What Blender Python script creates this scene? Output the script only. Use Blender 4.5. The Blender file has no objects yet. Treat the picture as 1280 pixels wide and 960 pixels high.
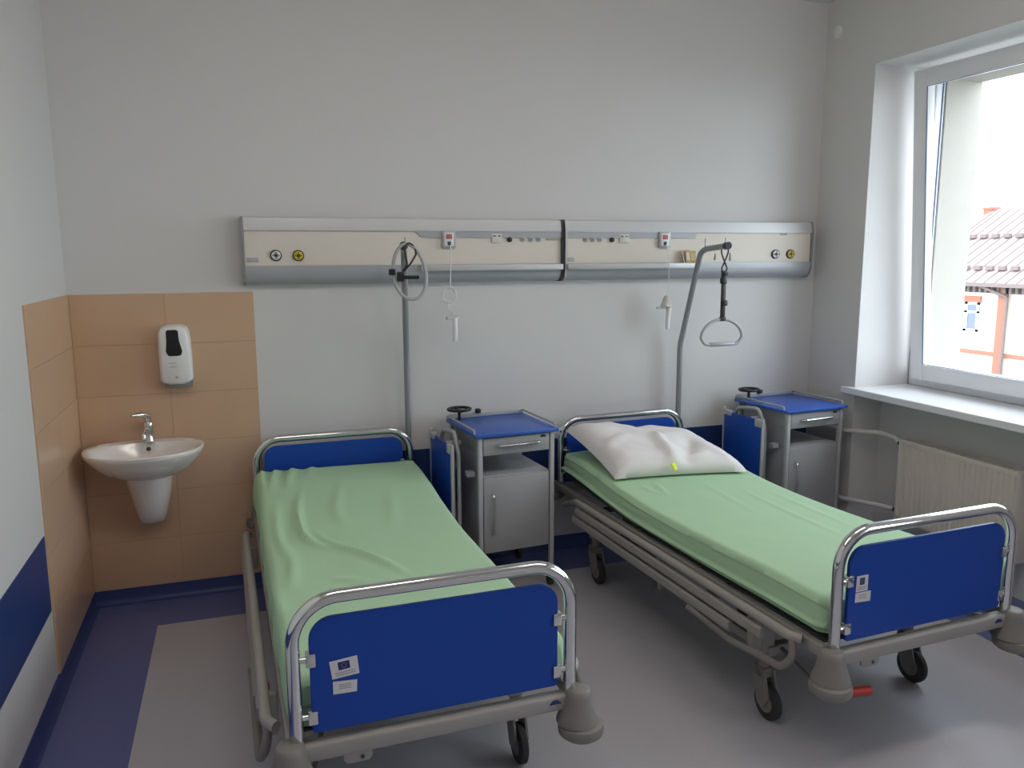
import bpy, bmesh, math, random
from mathutils import Vector, Matrix, noise

random.seed(7)
SC = bpy.context.scene
COL = SC.collection
PI = math.pi

# ------------------------------------------------------------------ camera
cam_d = bpy.data.cameras.new('camera')
cam_d.sensor_width = 36.0
cam_d.lens = 36.0 * 1010.77 / 1280.0
cam_d.clip_start = 0.05
cam = bpy.data.objects.new('camera', cam_d)
COL.objects.link(cam)
_yaw, _pitch, _roll = math.radians(18.60673), math.radians(9.16429), math.radians(0.217217)
_fwd = Vector((math.sin(_yaw) * math.cos(_pitch), math.cos(_yaw) * math.cos(_pitch), -math.sin(_pitch)))
_right = Vector((math.cos(_yaw), -math.sin(_yaw), 0))
_down = _fwd.cross(_right)
_r2 = math.cos(_roll) * _right + math.sin(_roll) * _down
_d2 = -math.sin(_roll) * _right + math.cos(_roll) * _down
cam.matrix_world = Matrix(((_r2.x, -_d2.x, -_fwd.x, 0.0), (_r2.y, -_d2.y, -_fwd.y, -4.4406),
                           (_r2.z, -_d2.z, -_fwd.z, 1.8), (0, 0, 0, 1)))
SC.camera = cam

# ------------------------------------------------------------------ world, light, exposure
world = bpy.data.worlds.new('overcast_sky')
SC.world = world
world.use_nodes = True
_bg = world.node_tree.nodes['Background']
_bg.inputs[0].default_value = (0.84, 0.92, 1.0, 1)
_bg.inputs[1].default_value = 6.5
SC.view_settings.view_transform = 'Standard'
SC.view_settings.look = 'None'
SC.view_settings.gamma = 1.0
SC.view_settings.exposure = 0.2
SC.cycles.use_denoising = True
SC.cycles.max_bounces = 12
SC.cycles.diffuse_bounces = 7
SC.cycles.glossy_bounces = 4
SC.cycles.transparent_max_bounces = 12
SC.cycles.sample_clamp_indirect = 8.0
SC.cycles.caustics_reflective = False
SC.cycles.caustics_refractive = False

# room constants
XL, XR, YN, ZC = -0.793, 3.59, -6.2, 3.33
W1 = (-0.435, -2.60)      # first window, y range
W2 = (-3.6, -5.5)        # unseen second window on the same wall, added beside the camera for daylight
WZ0, WZ1 = 0.975, 2.882


def portal(y0, y1):
    d = bpy.data.lights.new('daylight_portal', 'AREA')
    d.shape = 'RECTANGLE'
    d.size, d.size_y = abs(y1 - y0) - 0.1, WZ1 - WZ0 - 0.1
    d.cycles.is_portal = True
    o = bpy.data.objects.new('daylight_portal', d)
    o.location = (4.39, (y0 + y1) / 2, (WZ0 + WZ1) / 2)
    o.rotation_euler = (0, PI / 2, 0)
    COL.objects.link(o)


portal(*W1)
portal(*W2)

# ------------------------------------------------------------------ materials


def mat(name, color, rough=0.5, metal=0.0, var=0.0, vscale=8.0, bump=0.0, bscale=60.0, spec=0.5, coat=0.0):
    m = bpy.data.materials.new(name)
    m.use_nodes = True
    nt = m.node_tree
    b = nt.nodes['Principled BSDF']
    b.inputs['Base Color'].default_value = (*color, 1)
    b.inputs['Roughness'].default_value = rough
    b.inputs['Metallic'].default_value = metal
    b.inputs['Specular IOR Level'].default_value = spec
    if coat:
        b.inputs['Coat Weight'].default_value = coat
        b.inputs['Coat Roughness'].default_value = 0.12
    tc = nt.nodes.new('ShaderNodeTexCoord')
    if var:
        n = nt.nodes.new('ShaderNodeTexNoise')
        n.inputs['Scale'].default_value = vscale
        n.inputs['Detail'].default_value = 4
        nt.links.new(tc.outputs['Object'], n.inputs['Vector'])
        mx = nt.nodes.new('ShaderNodeMix')
        mx.data_type = 'RGBA'
        mx.inputs['A'].default_value = (*[c * (1 - var) for c in color], 1)
        mx.inputs['B'].default_value = (*[min(1, c * (1 + var)) for c in color], 1)
        nt.links.new(n.outputs['Fac'], mx.inputs['Factor'])
        nt.links.new(mx.outputs['Result'], b.inputs['Base Color'])
    if bump:
        n2 = nt.nodes.new('ShaderNodeTexNoise')
        n2.inputs['Scale'].default_value = bscale
        n2.inputs['Detail'].default_value = 3
        nt.links.new(tc.outputs['Object'], n2.inputs['Vector'])
        bp = nt.nodes.new('ShaderNodeBump')
        bp.inputs['Strength'].default_value = bump
        bp.inputs['Distance'].default_value = 0.01
        nt.links.new(n2.outputs['Fac'], bp.inputs['Height'])
        nt.links.new(bp.outputs['Normal'], b.inputs['Normal'])
    return m


M = dict(
    wall=mat('wall_paint', (0.66, 0.65, 0.64), 0.6, var=0.02, vscale=3, bump=0.03, bscale=150),
    ceiling=mat('ceiling_paint', (0.68, 0.68, 0.67), 0.8, var=0.02),
    tile=mat('peach_tile', (0.60, 0.405, 0.265), 0.28, var=0.05, vscale=5),
    grout=mat('tile_grout', (0.56, 0.38, 0.25), 0.9, var=0.1),
    band=mat('navy_wall_guard', (0.013, 0.040, 0.165), 0.4, var=0.08, vscale=20),
    navy=mat('navy_skirting', (0.035, 0.055, 0.19), 0.4, var=0.08, vscale=20),
    floor=mat('grey_vinyl', (0.50, 0.485, 0.52), 0.33, var=0.07, vscale=90, bump=0.015, bscale=30),
    border=mat('blue_vinyl', (0.125, 0.145, 0.34), 0.33, var=0.10, vscale=90),
    chrome=mat('chrome', (0.72, 0.72, 0.72), 0.10, 1.0, var=0.02),
    blue=mat('blue_laminate', (0.009, 0.062, 0.37), 0.42, var=0.03, vscale=14, spec=0.3),
    bluetop=mat('blue_table_top', (0.032, 0.11, 0.46), 0.30, var=0.03, vscale=14),
    taupe=mat('taupe_coated_steel', (0.34, 0.32, 0.30), 0.42, var=0.04, vscale=12),
    taupe_plastic=mat('taupe_plastic', (0.22, 0.205, 0.19), 0.5, var=0.04, vscale=12),
    dark=mat('dark_steel', (0.06, 0.06, 0.06), 0.5, var=0.1),
    black=mat('black_plastic', (0.015, 0.015, 0.017), 0.4, var=0.1),
    rubber=mat('dark_rubber', (0.035, 0.034, 0.034), 0.7, var=0.1),
    greycab=mat('grey_cabinet_steel', (0.36, 0.36, 0.37), 0.42, var=0.03, vscale=10),
    greytube=mat('grey_steel_tube', (0.42, 0.43, 0.44), 0.35, var=0.03),
    poletube=mat('pole_steel', (0.30, 0.31, 0.33), 0.35, 0.3, var=0.03),
    alu=mat('aluminium_profile', (0.56, 0.56, 0.565), 0.42, 0.2, var=0.02),
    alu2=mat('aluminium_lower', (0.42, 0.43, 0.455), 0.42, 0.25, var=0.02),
    alu3=mat('end_cap_grey', (0.26, 0.26, 0.27), 0.5, var=0.03),
    cream=mat('cream_panel', (0.74, 0.68, 0.60), 0.45, var=0.02),
    ivory=mat('ivory_switch_plate', (0.66, 0.64, 0.60), 0.5, var=0.02),
    white=mat('white_plastic', (0.80, 0.80, 0.80), 0.35, var=0.02),
    pvc=mat('white_pvc', (0.82, 0.83, 0.85), 0.3, var=0.02),
    ceramic=mat('white_ceramic', (0.82, 0.79, 0.76), 0.12, var=0.01, coat=0.4),
    sheet=mat('green_sheet', (0.43, 0.635, 0.415), 0.85, var=0.03, vscale=6, bump=0.06, bscale=220),
    pillow=mat('white_pillowcase', (0.82, 0.79, 0.78), 0.9, var=0.02, bump=0.06, bscale=200),
    call_red=mat('dull_red_button', (0.50, 0.12, 0.12), 0.5, var=0.05),
    red=mat('red_plastic', (0.62, 0.04, 0.03), 0.4, var=0.05),
    yellow=mat('yellow_plastic', (0.75, 0.58, 0.02), 0.4, var=0.05),
    neon=mat('neon_yellow_tag', (0.80, 0.90, 0.05), 0.6, var=0.03),
    paper=mat('sticker_paper', (0.70, 0.68, 0.70), 0.5, var=0.02),
    ink=mat('grey_print', (0.36, 0.35, 0.36), 0.6, var=0.05),
    flag=mat('flag_blue_print', (0.012, 0.02, 0.16), 0.5, var=0.05),
    star=mat('flag_star_print', (0.65, 0.55, 0.10), 0.5, var=0.05),
    radiator=mat('radiator_enamel', (0.72, 0.67, 0.60), 0.4, var=0.02),
    card_beige=mat('beige_card', (0.62, 0.55, 0.42), 0.6, var=0.1, vscale=40),
    card_brown=mat('printed_card', (0.42, 0.26, 0.12), 0.5, var=0.5, vscale=45),
    card_yellow=mat('yellow_print_card', (0.62, 0.45, 0.06), 0.5, var=0.4, vscale=60),
    gasket=mat('blue_grey_gasket', (0.05, 0.08, 0.22), 0.5, var=0.1),
    plaster=mat('cream_outer_plaster', (0.42, 0.39, 0.35), 0.85, var=0.04, bump=0.05, bscale=90),
    facade=mat('yellow_white_facade', (0.60, 0.55, 0.46), 0.9, var=0.04, vscale=1.5),
    brick=mat('pink_brick', (0.32, 0.125, 0.085), 0.9, var=0.08, vscale=4),
    roof=mat('red_roof', (0.25, 0.185, 0.18), 0.9, var=0.08, vscale=2.0),
    roofdark=mat('roof_dark', (0.17, 0.13, 0.125), 0.9, var=0.1),
    farglass=mat('far_window_glass', (0.10, 0.12, 0.16), 0.15, var=0.05),
    ground=mat('outside_ground', (0.20, 0.20, 0.19), 0.95, var=0.1, vscale=0.5),
)


def glass_material():
    m = bpy.data.materials.new('window_glass')
    m.use_nodes = True
    nt = m.node_tree
    nt.nodes.clear()
    out = nt.nodes.new('ShaderNodeOutputMaterial')
    tr = nt.nodes.new('ShaderNodeBsdfTransparent')
    tr.inputs[0].default_value = (0.95, 0.97, 0.97, 1)
    gl = nt.nodes.new('ShaderNodeBsdfGlossy')
    gl.inputs['Roughness'].default_value = 0.02
    lw = nt.nodes.new('ShaderNodeLayerWeight')
    lw.inputs['Blend'].default_value = 0.5
    pw = nt.nodes.new('ShaderNodeMath')
    pw.operation = 'POWER'
    pw.inputs[1].default_value = 5.0
    fr = nt.nodes.new('ShaderNodeMath')
    fr.operation = 'MULTIPLY_ADD'
    fr.inputs[1].default_value = 0.6
    fr.inputs[2].default_value = 0.025
    nt.links.new(lw.outputs['Facing'], pw.inputs[0])
    nt.links.new(pw.outputs[0], fr.inputs[0])
    mx = nt.nodes.new('ShaderNodeMixShader')
    nt.links.new(fr.outputs[0], mx.inputs[0])
    nt.links.new(tr.outputs[0], mx.inputs[1])
    nt.links.new(gl.outputs[0], mx.inputs[2])
    nt.links.new(mx.outputs[0], out.inputs[0])
    return m


M['glass'] = glass_material()

# ------------------------------------------------------------------ mesh helpers


def BM():
    return bmesh.new()


def box(bm, x0, x1, y0, y1, z0, z1, bev=0.0, seg=2, mtx=None):
    t = bmesh.new()
    bmesh.ops.create_cube(t, size=1.0)
    bmesh.ops.scale(t, vec=(abs(x1 - x0), abs(y1 - y0), abs(z1 - z0)), verts=t.verts)
    bmesh.ops.translate(t, vec=((x0 + x1) / 2, (y0 + y1) / 2, (z0 + z1) / 2), verts=t.verts)
    if bev:
        bmesh.ops.bevel(t, geom=t.edges[:], offset=bev, segments=seg, profile=0.5, affect='EDGES')
    if mtx is not None:
        bmesh.ops.transform(t, matrix=mtx, verts=t.verts)
    merge(bm, t)


def merge(bm, t):
    me = bpy.data.meshes.new('tmp')
    t.to_mesh(me)
    t.free()
    bm.from_mesh(me)
    bpy.data.meshes.remove(me)


def fillet(pts, rads, n=6):
    pts = [Vector(p) for p in pts]
    if not isinstance(rads, (list, tuple)):
        rads = [0] + [rads] * (len(pts) - 2) + [0]
    out = []
    for i, p in enumerate(pts):
        if i in (0, len(pts) - 1) or rads[i] <= 0:
            out.append(p)
            continue
        a, b = (pts[i - 1] - p), (pts[i + 1] - p)
        ang = a.angle(b)
        d = min(rads[i] / math.tan(ang / 2), a.length * 0.49, b.length * 0.49)
        p0, p1 = p + a.normalized() * d, p + b.normalized() * d
        r = d * math.tan(ang / 2)
        c = p + (a.normalized() + b.normalized()).normalized() * (r / math.sin(ang / 2))
        v0, v1 = p0 - c, p1 - c
        tot = v0.angle(v1)
        for k in range(n + 1):
            t = k / n
            out.append(c + (v0 * math.sin((1 - t) * tot) + v1 * math.sin(t * tot)) / math.sin(tot))
    return out


def tube(bm, pts, r, seg=12, closed=False, rx=None):
    """round (or oval: rx) tube along a path"""
    pts = [Vector(p) for p in pts]
    q = [pts[0]]
    for p in pts[1:]:
        if (p - q[-1]).length > 1e-6:
            q.append(p)
    pts = q
    n = len(pts)
    tang = []
    for i in range(n):
        if closed:
            t = pts[(i + 1) % n] - pts[i - 1]
        elif i == 0:
            t = pts[1] - pts[0]
        elif i == n - 1:
            t = pts[-1] - pts[-2]
        else:
            t = (pts[i + 1] - pts[i]).normalized() + (pts[i] - pts[i - 1]).normalized()
        tang.append(t.normalized())
    ref = Vector((0, 0, 1)) if abs(tang[0].z) < 0.9 else Vector((0, 1, 0))
    u = tang[0].cross(ref).normalized()
    rings = []
    for i in range(n):
        t = tang[i]
        u = (u - t * u.dot(t)).normalized()
        v = t.cross(u)
        rr = r[i] if isinstance(r, (list, tuple)) else r
        rings.append([bm.verts.new(pts[i] + (u * math.cos(2 * PI * k / seg) * (rx or rr) + v * math.sin(2 * PI * k / seg) * rr))
                      for k in range(seg)])
    m = n if closed else n - 1
    for i in range(m):
        a, b = rings[i], rings[(i + 1) % n]
        for k in range(seg):
            bm.faces.new((a[k], a[(k + 1) % seg], b[(k + 1) % seg], b[k]))
    if not closed:
        bm.faces.new(list(reversed(rings[0])))
        bm.faces.new(rings[-1])


def cyl(bm, p0, p1, r, seg=20, r2=None):
    tube(bm, [p0, p1], [r, r if r2 is None else r2], seg)


def lathe(bm, prof, center=(0, 0, 0), axis='z', seg=24, sx=1.0, sy=1.0):
    """prof: list of (r, h)"""
    c = Vector(center)
    rings = []
    for r, h in prof:
        ring = []
        for k in range(seg):
            a = 2 * PI * k / seg
            x, y = r * math.cos(a) * sx, r * math.sin(a) * sy
            p = {'z': (x, y, h), 'x': (h, x, y), 'y': (y, h, x)}[axis]
            ring.append(bm.verts.new(c + Vector(p)))
        rings.append(ring)
    for a, b in zip(rings, rings[1:]):
        for k in range(seg):
            bm.faces.new((a[k], a[(k + 1) % seg], b[(k + 1) % seg], b[k]))
    bm.faces.new(list(reversed(rings[0])))
    bm.faces.new(rings[-1])


def prism(bm, outline, axis, d0, d1):
    """extrude a 2-D outline along an axis; outline gives the two other coordinates in order"""
    def P(a, b, d):
        return {'x': (d, a, b), 'y': (a, d, b), 'z': (a, b, d)}[axis]
    A = [bm.verts.new(P(a, b, d0)) for a, b in outline]
    B = [bm.verts.new(P(a, b, d1)) for a, b in outline]
    n = len(outline)
    for k in range(n):
        bm.faces.new((A[k], A[(k + 1) % n], B[(k + 1) % n], B[k]))
    bm.faces.new(list(reversed(A)))
    bm.faces.new(B)


def rrect(x0, x1, z0, z1, r, n=6):
    """rounded rectangle; r = radii (bl, br, tr, tl)"""
    if not isinstance(r, (list, tuple)):
        r = (r,) * 4
    out = []
    for (cx, cz, rr, a0) in ((x0, z0, r[0], PI), (x1, z0, r[1], 1.5 * PI), (x1, z1, r[2], 0), (x0, z1, r[3], 0.5 * PI)):
        sx = 1 if cx == x0 else -1
        sz = 1 if cz == z0 else -1
        if rr <= 0:
            out.append((cx, cz))
            continue
        for k in range(n + 1):
            a = a0 + 0.5 * PI * k / n
            out.append((cx + sx * rr + rr * math.cos(a), cz + sz * rr + rr * math.sin(a)))
    return out


def obj(name, bm, material, parent=None, loc=None, smooth=35, bev=0.0):
    bmesh.ops.recalc_face_normals(bm, faces=bm.faces[:])
    me = bpy.data.meshes.new(name)
    bm.to_mesh(me)
    bm.free()
    if smooth:
        me.polygons.foreach_set('use_smooth', [True] * len(me.polygons))
        me.set_sharp_from_angle(angle=math.radians(smooth))
    me.materials.append(material if not isinstance(material, str) else M[material])
    o = bpy.data.objects.new(name, me)
    COL.objects.link(o)
    if parent:
        o.parent = parent
    if loc:
        o.location = loc
    if bev:
        b = o.modifiers.new('bevel', 'BEVEL')
        b.width = bev
        b.segments = 2
        b.limit_method = 'ANGLE'
        b.angle_limit = math.radians(40)
    return o


def objs(name, bm, material, parent=None, **kw):
    """one object for every loose piece of the mesh"""
    left = set(bm.verts)
    out = []
    bm.verts.index_update()
    islands = []
    while left:
        st = [left.pop()]
        isl = []
        while st:
            v = st.pop()
            isl.append(v)
            for e_ in v.link_edges:
                w = e_.other_vert(v)
                if w in left:
                    left.discard(w)
                    st.append(w)
        islands.append(isl)
    for isl in islands:
        t = bmesh.new()
        mp = {v: t.verts.new(v.co) for v in isl}
        done = set()
        for v in isl:
            for f in v.link_faces:
                if f not in done:
                    done.add(f)
                    t.faces.new([mp[w] for w in f.verts])
        out.append(obj(name, t, material, parent, **kw))
    bm.free()
    return out


def tag(o, label, cat, group=None):
    o['label'] = label
    o['category'] = cat
    if group:
        o['group'] = group
    return o


def thing(name, label, cat, loc=(0, 0, 0), rz=0.0, group=None):
    o = bpy.data.objects.new(name, None)
    o.empty_display_size = 0.1
    COL.objects.link(o)
    o.location = loc
    o.rotation_euler = (0, 0, rz)
    return tag(o, label, cat, group)


def struct(name, bm, m, parent=None, smooth=0, bev=0.0):
    o = obj(name, bm, m, parent, smooth=smooth, bev=bev)
    if parent is None:
        o['kind'] = 'structure'
    return o


def copy_tree(o, parent=None):
    c = o.copy()
    COL.objects.link(c)
    if parent:
        c.parent = parent
    for ch in [k for k in ALL() if k.parent == o]:
        copy_tree(ch, c)
    return c


def ALL():
    return list(COL.objects)


# ------------------------------------------------------------------ the room
bm = BM(); box(bm, XL - 0.2, XR + 0.4, YN - 0.2, 0.2, -0.2, 0.0)
floor = struct('floor', bm, 'floor')
bm = BM()
BW = 0.34
prism(bm, [(XL, 0), (XR, 0), (XR, -BW), (XL, -BW)], 'z', 0.0, 0.0015)
obj('border_strip', bm, 'border', floor, smooth=0)
bm = BM()
prism(bm, [(XL, -BW), (XL + BW - 0.01, -BW), (XL + BW - 0.01, YN), (XL, YN)], 'z', 0.0, 0.0015)
obj('border_strip', bm, 'border', floor, smooth=0)
bm = BM()
prism(bm, [(XR + 0.2, -BW), (XR - BW, -BW), (XR - BW, YN), (XR + 0.2, YN)], 'z', 0.0, 0.0015)
obj('border_strip', bm, 'border', floor, smooth=0)

bm = BM(); box(bm, XL - 0.2, XR + 0.8, YN - 0.2, 0.2, ZC, ZC + 0.2)
ceiling = struct('ceiling', bm, 'ceiling')
bm = BM(); box(bm, XL - 0.2, XR + 0.72, 0.0, 0.2, 0.0, ZC)
wall_back = struct('wall_back', bm, 'wall')
bm = BM(); box(bm, XL - 0.2, XL, YN - 0.2, 0.0, 0.0, ZC)
wall_left = struct('wall_left', bm, 'wall')
bm = BM(); box(bm, XL, XR + 0.72, YN - 0.2, YN, 0.0, ZC)
wall_front = struct('wall_front', bm, 'wall')

# right wall, thick, with one seen and one added window over shallow radiator niches
bm = BM()
XIN = 4.00            # plane of the window frames
XOUT = 4.34           # outside face
ys = [0.0, W1[0], W1[1], W2[0], W2[1], YN]
for a, b in ((ys[0], ys[1]), (ys[2], ys[3]), (ys[4], ys[5])):
    box(bm, XR, XIN, b, a, 0, ZC)
for a, b in (W1, W2):
    box(bm, XR, XIN, b, a, WZ1, ZC)
    box(bm, 3.80, XIN, b, a, 0, WZ0 - 0.045)
wall_right = struct('wall_right', bm, 'wall')
bm = BM()                                            # outer leaf of the same wall, plastered
e = 0.065
for a, b in ((ys[0], W1[0] - e), (W1[1] + e, W2[0] - e), (W2[1] + e, ys[5])):
    box(bm, XIN + 0.07, XOUT, b, a, -6.0, ZC + 1.2)
for a, b in (W1, W2):
    box(bm, XIN + 0.07, XOUT, b + e, a - e, WZ1 - 0.07, ZC + 1.2)
    box(bm, XIN + 0.07, XOUT, b + e, a - e, -6.0, WZ0 + 0.06)
obj('outer_plaster', bm, 'plaster', wall_right, smooth=0)


def skirting(name, p0, p1, nrm):
    p0, p1, nrm = Vector(p0), Vector(p1), Vector(nrm)
    prof = [(0.0, 0.0), (0.030, 0.0), (0.022, 0.003), (0.012, 0.012), (0.006, 0.028), (0.004, 0.08), (0.0, 0.08)]
    bm = BM()
    A = [bm.verts.new(p0 + nrm * d + Vector((0, 0, z))) for d, z in prof]
    B = [bm.verts.new(p1 + nrm * d + Vector((0, 0, z))) for d, z in prof]
    n = len(prof)
    for k in range(n):
        bm.faces.new((A[k], A[(k + 1) % n], B[(k + 1) % n], B[k]))
    bm.faces.new(A); bm.faces.new(B)
    o = obj(name, bm, 'navy', smooth=50)
    o['kind'] = 'structure'


skirting('baseboard_back', (XL, 0, 0.0016), (XR, 0, 0.0016), (0, -1, 0))
skirting('baseboard_left', (XL, 0, 0.0016), (XL, YN, 0.0016), (1, 0, 0))
skirting('baseboard_right', (XR, 0, 0.0016), (XR, W1[0], 0.0016), (-1, 0, 0))

# navy wall guard boards
bm = BM(); box(bm, XL, XL + 0.004, YN, -0.895, 0.37, 0.687, 0.001, 1)
struct('trim_1', bm, 'band')
bm = BM(); box(bm, 0.085, XR, -0.004, 0.0, 0.37, 0.697, 0.001, 1)
struct('trim_2', bm, 'band')

# peach tiles around the basin, each its own piece, over a grout bed
TX1, TY1, TZ0, TZ1, NR = 0.074, -0.873, 0.081, 1.61, 6
bm = BM(); box(bm, XL, TX1, -0.006, 0, TZ0, TZ1 - 0.001)
obj('grout_bed', bm, 'grout', wall_back, smooth=0)
bm = BM(); box(bm, XL, XL + 0.006, TY1, -0.006, TZ0, TZ1 - 0.001)
obj('grout_bed', bm, 'grout', wall_left, smooth=0)


def tiles(wall, along, a0, a1, ncol):
    w, h, j = (a1 - a0) / ncol, (TZ1 - TZ0) / NR, 0.0009
    bm = BM()
    if along == 'x':
        box(bm, j, w - j, -0.0088, 0.0, j, h - j, 0.0008, 1)
    else:
        box(bm, 0.0, 0.0088, j, w - j, j, h - j, 0.0008, 1)
    first = obj('tile', bm, 'tile', wall, smooth=0)
    for r in range(NR):
        for c in range(ncol):
            o = first if (r, c) == (0, 0) else first.copy()
            if o is not first:
                COL.objects.link(o)
            o.location = (a0 + c * w, 0, TZ0 + r * h) if along == 'x' else (XL, a0 + c * w, TZ0 + r * h)


tiles(wall_back, 'x', XL + 0.009, TX1, 2)
tiles(wall_left, 'y', TY1, 0.0, 2)

# window sills
for (a, b) in (W1, W2):
    bm = BM()
    prism(bm, [(XIN, a), (XR, a), (XR, a + 0.075), (XR - 0.045, a + 0.075), (XR - 0.045, b - 0.075), (XR, b - 0.075), (XR, b), (XIN, b)],
          'z', WZ0 - 0.042, WZ0)
    o = struct('trim_3' if a == W1[0] else 'trim_4', bm, 'pvc', bev=0.006)
    o['label'] = 'white window sill board'


# windows: fixed outer frame with inward tilted sashes
def window(n, y0, y1, tilt):
    root = bpy.data.objects.new('window_%d' % n, None)
    COL.objects.link(root)
    root['kind'] = 'structure'
    z0, z1 = WZ0, WZ1
    bm = BM()
    fx0, fx1 = XIN + 0.002, XIN + 0.068
    fw = 0.055
    ym = y0 + (y1 - y0) * 0.60
    box(bm, fx0, fx1, y0 - fw, y0, z0, z1, 0.004)
    box(bm, fx0, fx1, y1, y1 + fw, z0, z1, 0.004)
    box(bm, fx0, fx1, y1 + fw, y0 - fw, z1 - fw, z1, 0.004)
    box(bm, fx0, fx1, y1 + fw, y0 - fw, z0, z0 + 0.11, 0.004)
    box(bm, fx0, fx1, ym - 0.05, ym + 0.05, z0 + 0.11, z1 - fw, 0.004)
    fr = obj('outer_frame', bm, 'pvc', root, smooth=30)
    bm = BM()
    g = 0.004
    for (a, b) in ((y0 - fw, ym + 0.05), (ym - 0.05, y1 + fw)):
        tube(bm, [(fx1 - 0.02, a - 0.002, z0 + 0.11), (fx1 - 0.02, a - 0.002, z1 - fw)], g, 6)
        tube(bm, [(fx1 - 0.02, b + 0.002, z0 + 0.11), (fx1 - 0.02, b + 0.002, z1 - fw)], g, 6)
    objs('gasket', bm, 'gasket', root)
    for k, (a, b) in enumerate(((y0 - 0.075, ym + 0.012), (ym - 0.012, y1 + 0.04))):
        sz0, sz1 = z0 + 0.055, z1 - 0.035
        sw = 0.095
        H = sz1 - sz0
        bm = BM()
        # modelled with the hinge at the origin (bottom edge, outer side), x towards the room is negative
        box(bm, -0.062, 0.0, a - sw, a, 0, H, 0.006)
        box(bm, -0.062, 0.0, b, b + sw, 0, H, 0.006)
        box(bm, -0.062, 0.0, b + sw, a - sw, 0, sw, 0.006)
        box(bm, -0.062, 0.0, b + sw, a - sw, H - sw, H, 0.006)
        s = obj('sash', bm, 'pvc', root, (XIN, 0, sz0), smooth=30)
        s.rotation_euler = (0, -tilt[k], 0)
        bm = BM()
        box(bm, -0.036, -0.016, b + sw - 0.006, a - sw + 0.006, sw - 0.006, H - sw + 0.006)
        obj('pane', bm, 'glass', s, smooth=0)
        bm = BM()
        gg = 0.0035
        tube(bm, [(-0.0605, b + sw + gg, sw + gg), (-0.0605, a - sw - gg, sw + gg), (-0.0605, a - sw - gg, H - sw - gg),
                  (-0.0605, b + sw + gg, H - sw - gg)], gg, 6, closed=True)
        obj('glazing_gasket', bm, 'gasket', s)
        bm = BM()
        if k == 0:
            box(bm, -0.076, -0.060, b + 0.03, b + 0.06, H * 0.46, H * 0.46 + 0.13, 0.004)
            box(bm, -0.105, -0.072, b + 0.036, b + 0.054, H * 0.46 + 0.05, H * 0.46 + 0.075, 0.004)
            box(bm, -0.110, -0.096, b + 0.034, b + 0.056, H * 0.46 + 0.045, H * 0.46 + 0.19, 0.004)
            obj('handle', bm, 'pvc', s)
        else:
            bm.free()


window(1, W1[0], W1[1], (math.radians(4.3), 0.0))
window(2, W2[0], W2[1], (0.0, 0.0))  # out of view, added as a further daylight source

# a round blanking cover high on the right wall
bm = BM(); lathe(bm, [(0.0, -0.012), (0.03, -0.012), (0.036, -0.008), (0.038, 0.0), (0.0, 0.0)][1:4], (XR, -0.10, 3.139), 'x', 20)
tag(obj('blanking_cover', bm, 'white'), 'small round white blanking cover high on the wall near the corner', 'cover')


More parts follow.
